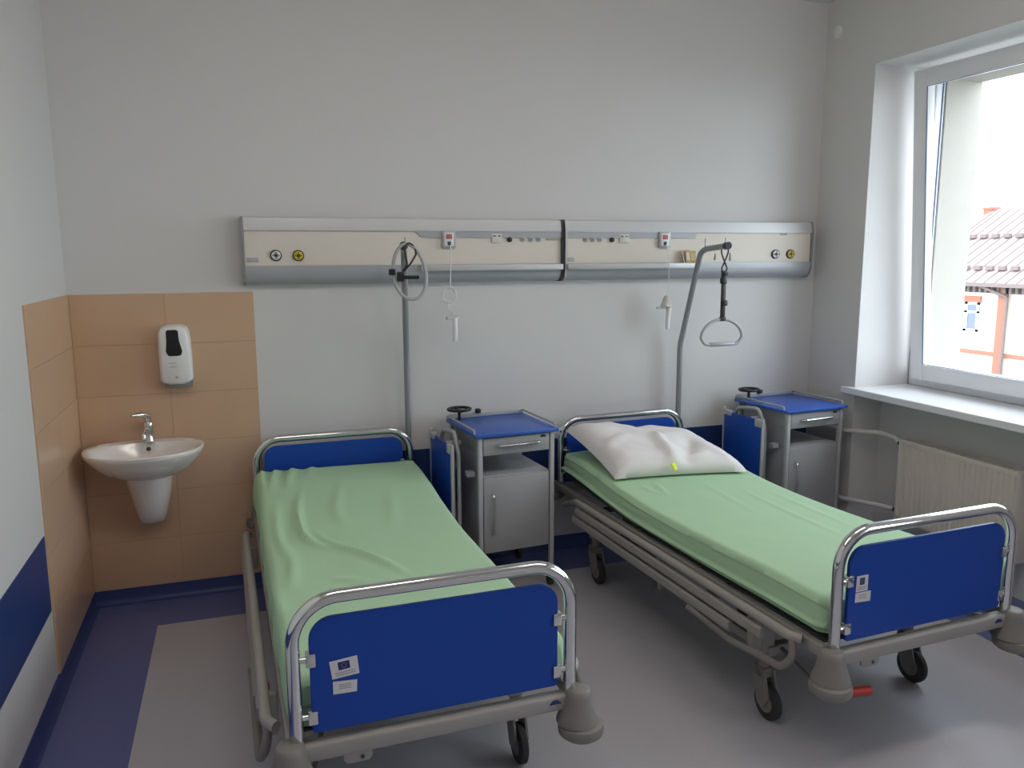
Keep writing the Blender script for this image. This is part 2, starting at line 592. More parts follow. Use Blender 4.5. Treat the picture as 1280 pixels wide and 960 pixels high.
# ------------------------------------------------------------------ hospital beds
def bed_model():
    root = thing('hospital_bed', '', 'bed')
    w, L = 0.411, 1.1
    # end boards
    for s, zt, zp, nm in ((1, 0.842, 0.803, 'head'), (-1, 0.877, 0.822, 'foot')):
        bm = BM()
        tube(bm, fillet([(-w, s * L, 0.455), (-w, s * L, zt), (w, s * L, zt), (w, s * L, 0.455)], 0.125, 10), 0.0195, 18)
        obj(nm + '_tube', bm, 'chrome', root, smooth=60)
        bm = BM()
        prism(bm, rrect(-0.368, 0.368, 0.487, zp, (0.012, 0.012, 0.065, 0.065), 8), 'y', s * L - 0.007, s * L + 0.007)
        obj(nm + '_panel', bm, 'blue', root, smooth=30, bev=0.002)
        for sx in (-1, 1):
            for z in ((0.535, 0.705) if s < 0 else (0.52, 0.655)):
                bm = BM()
                cyl(bm, (sx * 0.395, s * L, z), (sx * 0.366, s * L, z), 0.009, 12)
                box(bm, sx * 0.378, sx * 0.352, s * L - 0.014, s * L + 0.014, z - 0.020, z + 0.020, 0.003)
                obj('panel_clip', bm, 'chrome', root)
        bm = BM()
        y0 = s * (L + 0.0)
        box(bm, -0.40, 0.40, y0 - 0.022, y0 + 0.022, 0.408, 0.460, 0.010, 3)
        obj(nm + '_beam', bm, 'taupe', root)
        for sx in (-1, 1):
            bm = BM()
            c = (sx * 0.425, s * (L + 0.006), 0)
            if s < 0:
                lathe(bm, [(0.030, 0.474), (0.038, 0.470), (0.043, 0.452), (0.048, 0.425), (0.056, 0.398), (0.064, 0.376), (0.066, 0.366)], (c[0] + sx * 0.006, c[1] - 0.010, 0), seg=24)
            else:
                lathe(bm, [(0.028, 0.474), (0.034, 0.468), (0.036, 0.42), (0.034, 0.405)], (c[0] - sx * 0.010, c[1], 0), seg=20)
            sk = obj('corner_socket', bm, 'taupe_plastic', root, smooth=50)
            bm = BM()
            k = 1.0 if s < 0 else 0.72
            dz = 0.0 if s < 0 else 0.045
            lathe(bm, [(0.058 * k, 0.365 + dz), (0.069 * k, 0.361 + dz), (0.072 * k, 0.348 + dz), (0.070 * k, 0.332 + dz), (0.058 * k, 0.322 + dz)], (c[0] + sx * (0.014 if s < 0 else 0.0), c[1] + s * 0.020, 0), seg=24)
            obj('bumper_roller', bm, 'taupe_plastic', sk, smooth=50)
        if s < 0:
            bm = BM()
            prism(bm, [(0.335, 0.436), (0.375, 0.436), (0.362, 0.449), (0.348, 0.449)], 'y', y0 - 0.0245, y0 - 0.022)
            obj('blue_mark', bm, 'flag', root, smooth=0)
            bm = BM()
            prism(bm, rrect(-0.285, -0.205, 0.372, 0.404, (0.016, 0.016, 0, 0), 4), 'y', y0 - 0.004, y0 + 0.004)
            pl = obj('tab', bm, 'taupe', root, smooth=30)
            bm = BM()
            cyl(bm, (-0.233, y0 - 0.006, 0.386), (-0.233, y0 + 0.006, 0.386), 0.006, 12)
            obj('bolt', bm, 'dark', pl)
    # frame
    for sx in (-1, 1):
        bm = BM()
        box(bm, sx * 0.405, sx * 0.440, -1.075, 1.075, 0.425, 0.468, 0.006)
        obj('side_beam', bm, 'taupe', root)
    bm = BM()
    for y0, y1 in ((-1.05, -0.52), (-0.50, 0.0), (0.02, 0.20)):
        box(bm, -0.40, 0.40, y0, y1, 0.462, 0.474, 0.003)
    obj('deck_panel', bm, 'dark', root)
    bm = BM()
    a = math.radians(4.2)
    prism(bm, [(0.22, 0.462), (1.06, 0.462 + 0.84 * math.sin(a)), (1.06, 0.474 + 0.84 * math.sin(a)), (0.22, 0.474)], 'x', -0.40, 0.40)
    obj('backrest_panel', bm, 'dark', root, smooth=0)
    # undercarriage
    bm = BM()
    for sx in (-1, 1):
        box(bm, sx * 0.335, sx * 0.375, -0.74, 0.74, 0.252, 0.292, 0.005)
    for y in (-0.71, 0.71, -0.2, 0.35):
        box(bm, -0.34, 0.34, y - 0.02, y + 0.02, 0.255, 0.289, 0.005)
    obj('base_frame', bm, 'taupe', root)
    bm = BM()
    for sx in (-1, 1):
        for y in (-0.45, 0.45):
            tube(bm, [(sx * 0.27, y, 0.275), (sx * 0.27, y + 0.16, 0.44)], 0.018, 10)
    cyl(bm, (-0.38, -0.29, 0.44), (0.38, -0.29, 0.44), 0.016, 12)
    cyl(bm, (-0.38, 0.61, 0.44), (0.38, 0.61, 0.44), 0.016, 12)
    objs('lift_arm', bm, 'dark', root)
    bm = BM()
    cyl(bm, (0.0, -0.62, 0.31), (0.0, 0.1, 0.37), 0.03, 14)
    box(bm, -0.05, 0.05, 0.08, 0.30, 0.31, 0.42, 0.01)
    objs('lift_motor', bm, 'dark', root)
    # castors: fork housing with a wheel
    for sx in (-1, 1):
        for sy in (-1, 1):
            bm = BM()
            x, y = sx * 0.375, sy * 0.71
            dy = -0.035
            cyl(bm, (x, y, 0.255), (x, y, 0.20), 0.022, 14)
            prism(bm, [(y - 0.035, 0.20), (y + 0.03, 0.205), (y + 0.035, 0.15), (y + dy + 0.03, 0.055), (y + dy - 0.005, 0.055), (y + dy - 0.03, 0.10)], 'x', x - 0.026, x - 0.018)
            prism(bm, [(y - 0.035, 0.20), (y + 0.03, 0.205), (y + 0.035, 0.15), (y + dy + 0.03, 0.055), (y + dy - 0.005, 0.055), (y + dy - 0.03, 0.10)], 'x', x + 0.018, x + 0.026)
            box(bm, x - 0.026, x + 0.026, y - 0.03, y + 0.033, 0.165, 0.207, 0.006)
            f = obj('castor_fork', bm, 'taupe_plastic', root)
            bm = BM()
            lathe(bm, [(0.060, -0.016), (0.071, -0.010), (0.0725, 0.0), (0.071, 0.010), (0.060, 0.016)], (x, y + dy, 0.0725), 'x', 28)
            obj('castor_wheel', bm, 'rubber', f, smooth=50)
            bm = BM()
            lathe(bm, [(0.040, -0.0175), (0.044, 0.0), (0.040, 0.0175)], (x, y + dy, 0.0725), 'x', 20)
            obj('wheel_hub', bm, 'taupe_plastic', f, smooth=30)
            bm = BM()
            box(bm, x - 0.03, x + 0.03, y - 0.022, y + 0.022, 0.25, 0.402, 0.004)
            obj('castor_post', bm, 'taupe', root)
    # folded down side rails
    for sx in (-1, 1):
        bm = BM()
        box(bm, sx * 0.442, sx * 0.486, -0.775, -0.735, 0.30, 0.44, 0.008)
        box(bm, sx * 0.442, sx * 0.486, 0.60, 0.64, 0.33, 0.43, 0.008)
        SR = bm
        bm = BM()
        prism(bm, rrect(sx * 0.498 - 0.011, sx * 0.498 + 0.011, 0.398, 0.442, 0.010, 4), 'y', -0.84, 0.70)
        r = obj('side_rail', bm, 'taupe', root, smooth=40)
        objs('rail_post', SR, 'taupe', r)
        r['label'] = 'folded down side rail along the bed frame'
        bm = BM()
        tube(bm, fillet([(sx * 0.470, 0.91, 0.395), (sx * 0.486, 0.72, 0.464), (sx * 0.486, -0.97, 0.470), (sx * 0.460, -1.005, 0.468)], 0.05), 0.0175, 12)
        obj('rail_bar', bm, 'taupe', r, smooth=60)
        bm = BM()
        prism(bm, rrect(sx * 0.502 - 0.011, sx * 0.502 + 0.011, 0.345, 0.389, 0.010, 4), 'y', -0.66, 0.73)
        obj('rail_bar', bm, 'taupe', r, smooth=40)
        bm = BM()
        tube(bm, fillet([(sx * 0.508, -0.40, 0.332), (sx * 0.508, -0.67, 0.318), (sx * 0.508, -0.96, 0.352), (sx * 0.492, -1.00, 0.40), (sx * 0.480, -0.975, 0.468)], 0.045), 0.0145, 12)
        obj('rail_loop', bm, 'taupe_plastic', r, smooth=60)
        bm = BM()
        cyl(bm, (sx * 0.508, -0.40, 0.332), (sx * 0.508, -0.385, 0.333), 0.016, 10)
        box(bm, sx * 0.465, sx * 0.485, -0.13, -0.10, 0.30, 0.352, 0.004)
        objs('rail_latch', bm, 'taupe_plastic', r)
        bm = BM()
        box(bm, sx * 0.455, sx * 0.485, -0.50, -0.465, 0.285, 0.325, 0.006)
        lk = obj('release_knob', bm, 'red', r)
        lk['label'] = 'red release knob'
    # foot lever with a red grip
    bm = BM()
    tube(bm, fillet([(-0.30, -0.70, 0.272), (-0.37, -1.0, 0.262), (-0.30, -1.04, 0.250)], 0.03), 0.009, 10)
    lv = obj('foot_lever', bm, 'taupe_plastic', root)
    bm = BM()
    tube(bm, [(-0.312, -1.039, 0.250), (-0.306, -1.04, 0.249), (-0.186, -1.055, 0.243), (-0.180, -1.056, 0.242)], [0.011, 0.0165, 0.0165, 0.011], 14)
    gp = obj('lever_grip', bm, 'red', lv)
    gp['label'] = 'red grip of the foot lever'
    # lifting pole in the right head corner (origin on its axis, so that it can be turned)
    bm = BM()
    tube(bm, fillet([(0, 0, 0.43), (0, 0, 1.24), (0, -0.20, 1.80), (0, -0.26, 1.822), (0, -0.47, 1.838)], [0, 0.15, 0.06, 0.05, 0], 8), 0.0165, 14)
    p = obj('lifting_pole', bm, 'poletube', root, (0.411, 1.13, 0), smooth=60)
    bm = BM()
    cyl(bm, (0, -0.455, 1.837), (0, -0.485, 1.839), 0.0205, 16)
    obj('end_cap', bm, 'black', p)
    bm = BM()
    for yy in (-0.235, -0.44):
        cyl(bm, (0.008, yy, 1.815), (0.008, yy, 1.882), 0.0035, 8)
    objs('strap_stop', bm, 'greytube', p)
    bm = BM()
    cyl(bm, (0, 0, 0.40), (0, 0, 0.50), 0.024, 14)
    obj('pole_socket', bm, 'taupe_plastic', p)
    return root


bed1 = bed_model()
bed1.location = (0.475, -1.197, 0)
bed1.rotation_euler = (0, 0, 0.021)
bed2 = copy_tree(bed1)
bed2.location = (2.208, -1.230, 0)
bed2.rotation_euler = (0, 0, 0.052)
tag(bed1, 'hospital bed with blue end boards and a bare green mattress, standing nearest the wash basin', 'bed', 'hospital beds')
tag(bed2, 'hospital bed with blue end boards carrying a white pillow, standing nearest the window', 'bed', 'hospital beds')
for ch in ALL():
    if ch.name.startswith('lifting_pole'):
        if ch.parent == bed1:
            ch.rotation_euler = (0, 0, math.radians(-12.5))
        else:
            ch.rotation_euler = (0, 0, -0.052)


def stickers(bed, rects):
    """two paper stickers on the foot panel; rects = four corner points (x, z) each, clockwise from top left"""
    y = -1.1 - 0.0075
    for k, q in enumerate(rects):
        bm = BM()
        prism(bm, q, 'y', y - 0.0006, y)
        s = obj('sticker', bm, 'paper', bed, smooth=0)
        s['label'] = 'white sticker with a blue flag' if k == 0 else 'small blank white sticker under the flag sticker'
        tl, tr, br, bl = [Vector(p) for p in q]

        def P(u, v):
            return tuple((tl * (1 - u) + tr * u) * (1 - v) + (bl * (1 - u) + br * u) * v)
        if k == 0:
            bm = BM()
            prism(bm, [P(0.28, 0.14), P(0.70, 0.14), P(0.70, 0.58), P(0.28, 0.58)], 'y', y - 0.0009, y - 0.0006)
            obj('flag', bm, 'flag', s, smooth=0)
            bm = BM()
            for i in range(12):
                a = 2 * PI * i / 12
                u, v = 0.49 + 0.085 * math.cos(a), 0.36 + 0.125 * math.sin(a)
                st = []
                for j in range(10):
                    rr = (0.016 if j % 2 == 0 else 0.007)
                    st.append(P(u + rr * math.sin(j * PI / 5), v - rr * 1.35 * math.cos(j * PI / 5)))
                prism(bm, st, 'y', y - 0.0011, y - 0.0009)
            obj('star_ring', bm, 'star', s, smooth=0)
            bm = BM()
            for v in (0.70, 0.82):
                prism(bm, [P(0.14, v), P(0.86, v), P(0.86, v + 0.05), P(0.14, v + 0.05)], 'y', y - 0.0009, y - 0.0006)
            obj('text_lines', bm, 'ink', s, smooth=0)
        else:
            bm = BM()
            for v in (0.24, 0.40, 0.56):
                prism(bm, [P(0.24, v), P(0.74, v), P(0.74, v + 0.06), P(0.24, v + 0.06)], 'y', y - 0.0009, y - 0.0006)
            obj('text_lines', bm, 'ink', s, smooth=0)


stickers(bed1, [[(-0.316, 0.691), (-0.239, 0.698), (-0.234, 0.644), (-0.309, 0.638)],
                [(-0.308, 0.631), (-0.241, 0.626), (-0.243, 0.591), (-0.308, 0.593)]])
stickers(bed2, [[(-0.335, 0.718), (-0.285, 0.718), (-0.285, 0.661), (-0.337, 0.661)],
                [(-0.337, 0.658), (-0.270, 0.658), (-0.270, 0.621), (-0.338, 0.624)]])


# mattresses with green fitted sheets
def smooth01(t):
    t = max(0.0, min(1.0, t))
    return t * t * (3 - 2 * t)


def seg_dist(p, a, b):
    ab = b - a
    t = max(0, min(1, (p - a).dot(ab) / ab.length_squared))
    return (p - a - ab * t).length, t


def mattress(which):
    bm = BM()
    nL = 170
    L0, L1 = -1.055, 1.055
    hw = 0.422
    rnd = random.Random(which)
    if which == 1:
        ridges = [([(-0.215, 0.755), (-0.261, 0.438), (-0.262, 0.177), (-0.216, 0.042), (-0.144, -0.03)], 0.015, 0.02),
                  ([(-0.238, 0.268), (-0.164, 0.045), (-0.066, -0.103), (0.021, -0.262), (0.09, -0.46)], 0.013, 0.02),
                  ([(-0.33, 1.314), (-0.385, 0.99), (-0.392, 0.694)], 0.012, 0.018),
                  ([(-0.244, 1.281), (-0.327, 0.968), (-0.367, 0.684)], 0.012, 0.018),
                  ([(-0.134, 1.282), (-0.237, 1.007), (-0.288, 0.717)], 0.01, 0.02),
                  ([(-0.009, 1.235), (-0.117, 1.074), (-0.179, 0.842)], 0.007, 0.022),
                  ([(-0.425, 0.645), (-0.431, 0.24), (-0.424, -0.034)], 0.012, 0.02),
                  ([(-0.348, 0.586), (-0.365, 0.215), (-0.349, -0.062)], 0.01, 0.022),
                  ([(-0.435, -0.112), (-0.43, -0.373), (-0.42, -0.598)], 0.014, 0.022),
                  ([(-0.332, 0.155), (-0.335, -0.149), (-0.363, -0.398)], 0.007, 0.025),
                  ([(-0.013, 0.78), (-0.089, 0.431), (-0.079, 0.209)], 0.006, 0.03),
                  ([(-0.223, -0.307), (-0.126, -0.38), (-0.043, -0.516)], 0.006, 0.028),
                  ([(0.196, 0.702), (0.158, 0.338), (0.092, 0.094)], 0.004, 0.035),
                  ([(-0.419, -0.656), (-0.422, -0.864), (-0.423, -1.002)], 0.012, 0.02)]
    else:
        ridges = [([(0.18, 0.25), (0.15, -0.2), (0.10, -0.75)], 0.0045, 0.012), ([(0.30, 0.15), (0.28, -0.2), (0.24, -0.60)], 0.0045, 0.012),
                  ([(0.05, 0.35), (0.03, 0.1), (0.0, -0.2)], 0.003, 0.015), ([(-0.20, 0.42), (-0.21, 0.33), (-0.24, 0.20)], 0.006, 0.012),
                  ([(-0.28, 0.42), (-0.28, 0.33), (-0.25, 0.24)], 0.005, 0.010)]
    R = []
    for pts, h, sg in ridges:
        if which == 1:
            h, sg = h * 1.55, sg * 0.85
        P = [Vector(p) for p in pts]
        P = [P[0] * 2 - P[1]] + P + [P[-1] * 2 - P[-2]]
        out = []
        for i in range(1, len(P) - 2):                # smooth curve through the points
            for k in range(6):
                t = k / 6
                out.append(0.5 * (P[i] * 2 + (P[i + 1] - P[i - 1]) * t + (P[i - 1] * 2 - P[i] * 5 + P[i + 1] * 4 - P[i + 2]) * t * t
                                  + (P[i] * 3 - P[i - 1] - P[i + 1] * 3 + P[i + 2]) * t ** 3))
        out.append(P[-2])
        R.append((out, h, sg, min(q.x for q in out) - 0.1, max(q.x for q in out) + 0.1, min(q.y for q in out) - 0.1, max(q.y for q in out) + 0.1))

    def top(x, y):
        if which == 1:
            z = 0.605 + 0.075 * smooth01((y - 0.0) / 1.0) + 0.012 * smooth01((-y - 0.4) / 0.6)
        else:
            z = 0.610 + 0.052 * smooth01((y - 0.18) / 0.75) + 0.016 * smooth01((-y - 0.30) / 0.5) - 0.006 * smooth01((y + 0.4) / 0.3) * smooth01((0.3 - y) / 0.3)
        z += 0.006 * (1 - (x / hw) ** 2)
        q = Vector((x, y))
        for out, h, sg, xa, xb, ya, yb in R:
            if not (xa < x < xb and ya < y < yb):
                continue
            best, bt = 9, 0
            m_ = len(out) - 1
            for i in range(m_):
                d, t = seg_dist(q, out[i], out[i + 1])
                if d < best:
                    best, bt = d, (i + t) / m_
            if best < 3 * sg:
                z += h * math.exp(-(best / sg) ** 2) * math.sin(PI * bt) ** 1.2
        k = 0.004 if which == 1 else 0.0012
        z += k * noise.noise((x * 4.5, y * 3.2, which * 7)) + k * 0.4 * noise.noise((x * 12, y * 9, which * 3))
        return z

    def bottom(y):
        if which == 1:
            return 0.482 + 0.075 * smooth01((y - 0.0) / 1.0)
        return 0.489 + 0.058 * smooth01((y - 0.20) / 0.85) + 0.006 * smooth01((-y - 0.35) / 0.5)

    nx = 64
    rings = []
    for i in range(nL + 1):
        y = L0 + (L1 - L0) * i / nL
        ring = []
        r = 0.030
        # ends rounded
        e = min((y - L0), (L1 - y))
        ins = 0.025 * (1 - smooth01(e / 0.035))
        for j in range(nx + 1):                       # top, left to right
            x = -hw + 2 * hw * j / nx
            d = hw - abs(x)
            drop = 0
            if d < r:
                drop = r - math.sqrt(max(0, r * r - (r - d) ** 2))
            wx = 1 + (0.020 * smooth01((y - 0.7) / 0.35) if which == 1 and x < 0 else 0)
            ring.append((x * wx * (1 - ins / hw), y, top(x, y) - drop * 0.8 - ins * 0.6))
        zb = bottom(y)
        for sx in (1, -1):
            zt = ring[nx][2] if sx == 1 else ring[0][2]
            side = []
            ns = 18
            for k in range(1, ns):
                t = k / ns
                z = zt + (zb - zt) * t
                bul = 0.008 * math.sin(PI * t)
                if which == 1 and sx == -1:           # loose sheet hanging over the left side
                    bul += 0.004 * smooth01((y - 0.7) / 0.35) + 0.006 * t + 0.010 * t * noise.noise((y * 5.5, 2.3, 0.4)) + 0.005 * math.sin(y * 21 + 2 * t) * t
                    z -= 0.006 * t * t * (1 + 0.8 * noise.noise((y * 3.1, 7.7, 1.0)))
                if which == 2:
                    bul += (0.019 * smooth01((t - 0.58) / 0.10) - 0.030 * smooth01((t - 0.70) / 0.28) - 0.005) * (1 if sx == -1 else 0.5)
                    bul += 0.003 * noise.noise((y * 4, t * 5, sx))
                side.append((sx * (hw + bul - ins), y, z))
            if sx == 1:
                ring += side
                ring.append((hw - 0.012 - ins, y, zb))
                ring.append((-hw + 0.012 + ins, y, zb))
            else:
                ring += list(reversed(side))
        rings.append([bm.verts.new(p) for p in ring])
    m = len(rings[0])
    for a, b in zip(rings, rings[1:]):
        for k in range(m):
            bm.faces.new((a[k], a[(k + 1) % m], b[(k + 1) % m], b[k]))
    for ring in (rings[0], rings[-1]):
        c = Vector((0, 0, 0))
        for v in ring:
            c += v.co
        c /= m
        cv = bm.verts.new(c)
        for k in range(m):
            bm.faces.new((ring[k], ring[(k + 1) % m], cv))
    return obj('mattress', bm, 'sheet', smooth=60)


m1 = mattress(1)
m1.location, m1.rotation_euler = bed1.location, bed1.rotation_euler
tag(m1, 'mattress in a creased pale green sheet with no pillow on it', 'mattress', 'mattresses on the beds')
m2 = mattress(2)
m2.location, m2.rotation_euler = bed2.location, bed2.rotation_euler
tag(m2, 'mattress in a smooth pale green sheet with a white pillow lying on it', 'mattress', 'mattresses on the beds')


# pillow on the right bed
def pillow():
    bm = BM()
    FL, FR, BR, BL = Vector((-0.390, 0.475, 0.640)), Vector((0.365, 0.37, 0.630)), Vector((0.375, 0.96, 0.715)), Vector((-0.425, 1.01, 0.795))
    n = 44
    folds = [((-0.1, -0.9), (0.05, 0.1), 0.030, 0.10), ((0.30, -0.55), (0.60, 0.15), -0.026, 0.11), ((-0.45, 0.75), (-0.15, 0.2), 0.016, 0.12), ((0.02, 0.85), (0.12, 0.45), -0.022, 0.12),
             ((0.75, -0.8), (0.62, -0.2), 0.018, 0.09), ((-0.85, -0.2), (-0.5, 0.1), 0.012, 0.12), ((0.15, -0.85), (0.28, -0.3), -0.018, 0.09), ((0.80, -0.1), (0.95, -0.75), 0.012, 0.07)]
    T, Bt = [], []
    for i in range(n + 1):
        tr, br = [], []
        for j in range(n + 1):
            u, v = -1 + 2 * i / n, -1 + 2 * j / n
            # pinched sides leave pointed corners
            pu = u * (1 - 0.05 * (1 - v * v))
            pv = v * (1 - 0.05 * (1 - u * u))
            s, t = (pu + 1) / 2, (pv + 1) / 2
            p = (FL * (1 - s) + FR * s) * (1 - t) + (BL * (1 - s) + BR * s) * t
            prof = (max(0, (1 - u ** 6)) ** 0.5) * (max(0, (1 - v ** 6)) ** 0.5)
            up = Vector((0.0, -0.22, 1)).normalized()
            h = 0.088 * prof * (1 - 0.12 * u)
            q = Vector((u, v))
            for a, b, hh, ss in folds:
                d, tt = seg_dist(q, Vector(a), Vector(b))
                h += hh * math.exp(-(d / ss) ** 2) * prof
            h += (0.010 * noise.noise((u * 2.2, v * 2.2, 3.0)) + 0.004 * noise.noise((u * 6, v * 6, 9.0))) * prof
            tr.append(bm.verts.new(p + up * h))
            br.append(bm.verts.new(p - up * (0.016 * prof)) if 0 < i < n and 0 < j < n else tr[-1])
        T.append(tr)
        Bt.append(br)
    for i in range(n):
        for j in range(n):
            bm.faces.new((T[i][j], T[i + 1][j], T[i + 1][j + 1], T[i][j + 1]))
            q = [Bt[i][j], Bt[i][j + 1], Bt[i + 1][j + 1], Bt[i + 1][j]]
            try:
                bm.faces.new(q)
            except ValueError:
                pass
    p = obj('pillow', bm, 'pillow', None, smooth=80)
    p.location, p.rotation_euler = bed2.location + Vector((0, 0, 0.006)), bed2.rotation_euler
    tag(p, 'white pillow propped against the head board of the bed nearest the window', 'pillow')
    bm = BM()
    box(bm, -0.012, 0.012, -0.003, 0.003, -0.02, 0.02, 0.001)
    t = obj('care_tag', bm, 'neon', p, (-0.070, 0.420, 0.690))
    t.rotation_euler = (math.radians(-30), math.radians(-12), 0.2)
    t['label'] = 'neon yellow tag'


pillow()


# trapeze grips hanging from the lifting poles
def grip_loop(w, h):
    """rounded triangle in the x-z plane, hanging from the origin"""
    pts = [(0.5 * w * math.copysign(abs(math.cos(t)) ** 1.1, math.cos(t)), 0, -0.72 * h + 0.72 * h * math.sin(t) ** 1.0) for t in [PI * k / 24 for k in range(25)]]
    pts += [Vector(p) for p in fillet([(-0.5 * w, 0, -0.72 * h - 0.002), (-0.40 * w, 0, -h), (0.40 * w, 0, -h), (0.5 * w, 0, -0.72 * h - 0.002)], [0, 0.045, 0.045, 0], 8)]
    return pts


g2 = thing('trapeze_grip', 'grey trapeze grip hanging freely on a long black strap over the pillow', 'grip', (2.622, -0.435, 1.425), 0.0, 'trapeze grips')
bm = BM(); tube(bm, grip_loop(0.270, 0.145), 0.0095, 12, closed=True)
obj('handle_loop', bm, 'greytube', g2, smooth=60)
bm = BM(); tube(bm, [(-0.08, 0, -0.145), (-0.075, 0, -0.1445), (0.075, 0, -0.1445), (0.08, 0, -0.145)], [0.009, 0.0125, 0.0125, 0.009], 12)
obj('hand_sleeve', bm, 'greytube', g2, smooth=60)
bm = BM()
box(bm, -0.014, 0.014, -0.005, 0.005, 0.0, 0.225, 0.002)
obj('strap', bm, 'black', g2)
bm = BM()
box(bm, -0.017, 0.017, -0.012, 0.012, -0.012, 0.012, 0.003)
box(bm, -0.010, 0.026, -0.012, 0.012, 0.075, 0.108, 0.006)
box(bm, -0.020, 0.016, -0.011, 0.011, 0.20, 0.232, 0.005)
box(bm, -0.012, 0.024, -0.011, 0.011, 0.245, 0.268, 0.005)
box(bm, -0.016, 0.016, -0.007, 0.007, 0.20, 0.275, 0.004)
objs('strap_buckle', bm, 'black', g2)
bm = BM()
tube(bm, [(-0.014, 0, 0.265), (-0.016, 0.0, 0.29), (0.004, 0.004, 0.325), (0.021, 0.0, 0.372), (0.023, 0, 0.41), (0.0, 0, 0.432),
          (-0.023, 0, 0.41), (-0.021, 0, 0.372), (-0.004, -0.006, 0.325), (0.018, 0, 0.29), (0.012, 0, 0.265)], 0.0045, 8)
obj('cord_loop', bm, 'black', g2, smooth=60)
bm = BM()
cyl(bm, (0.035, 0.0, 0.375), (0.037, 0, 0.33), 0.004, 8, 0.010)
cyl(bm, (-0.030, 0.05, 0.37), (-0.031, 0.05, 0.335), 0.004, 8, 0.008)
objs('clip', bm, 'greytube', g2)

g1 = thing('trapeze_grip', 'grey trapeze grip slung up over the pole end above the bed without a pillow', 'grip', (0.795, -0.525, 1.838), math.radians(-12), 'trapeze grips')
bm = BM()
pts = [(0.078 * math.cos(a) * (1.0 - 0.10 * math.sin(a)) + 0.012 * math.sin(-a), -0.035 + 0.02 * math.sin(a), -0.122 + 0.132 * math.sin(a)) for a in [2 * PI * k / 36 for k in range(36)]]
tube(bm, pts, 0.0085, 12, closed=True)
obj('handle_loop', bm, 'greytube', g1, smooth=60)
bm = BM()
box(bm, -0.098, -0.066, -0.060, -0.022, -0.138, -0.108, 0.004)
box(bm, -0.060, -0.024, -0.060, -0.030, -0.168, -0.122, 0.004)
box(bm, -0.030, 0.046, -0.055, -0.035, -0.158, -0.140, 0.003)
objs('strap_buckle', bm, 'black', g1)
bm = BM()
tube(bm, fillet([(-0.045, -0.045, -0.14), (-0.01, -0.05, -0.09), (-0.02, -0.04, -0.01), (0.0, -0.02, 0.022), (0.03, -0.02, -0.01), (0.034, -0.035, -0.04), (0.006, -0.05, -0.085), (-0.045, -0.045, -0.14)], 0.02, 4), 0.005, 8)
obj('cord_loop', bm, 'black', g1, smooth=60)


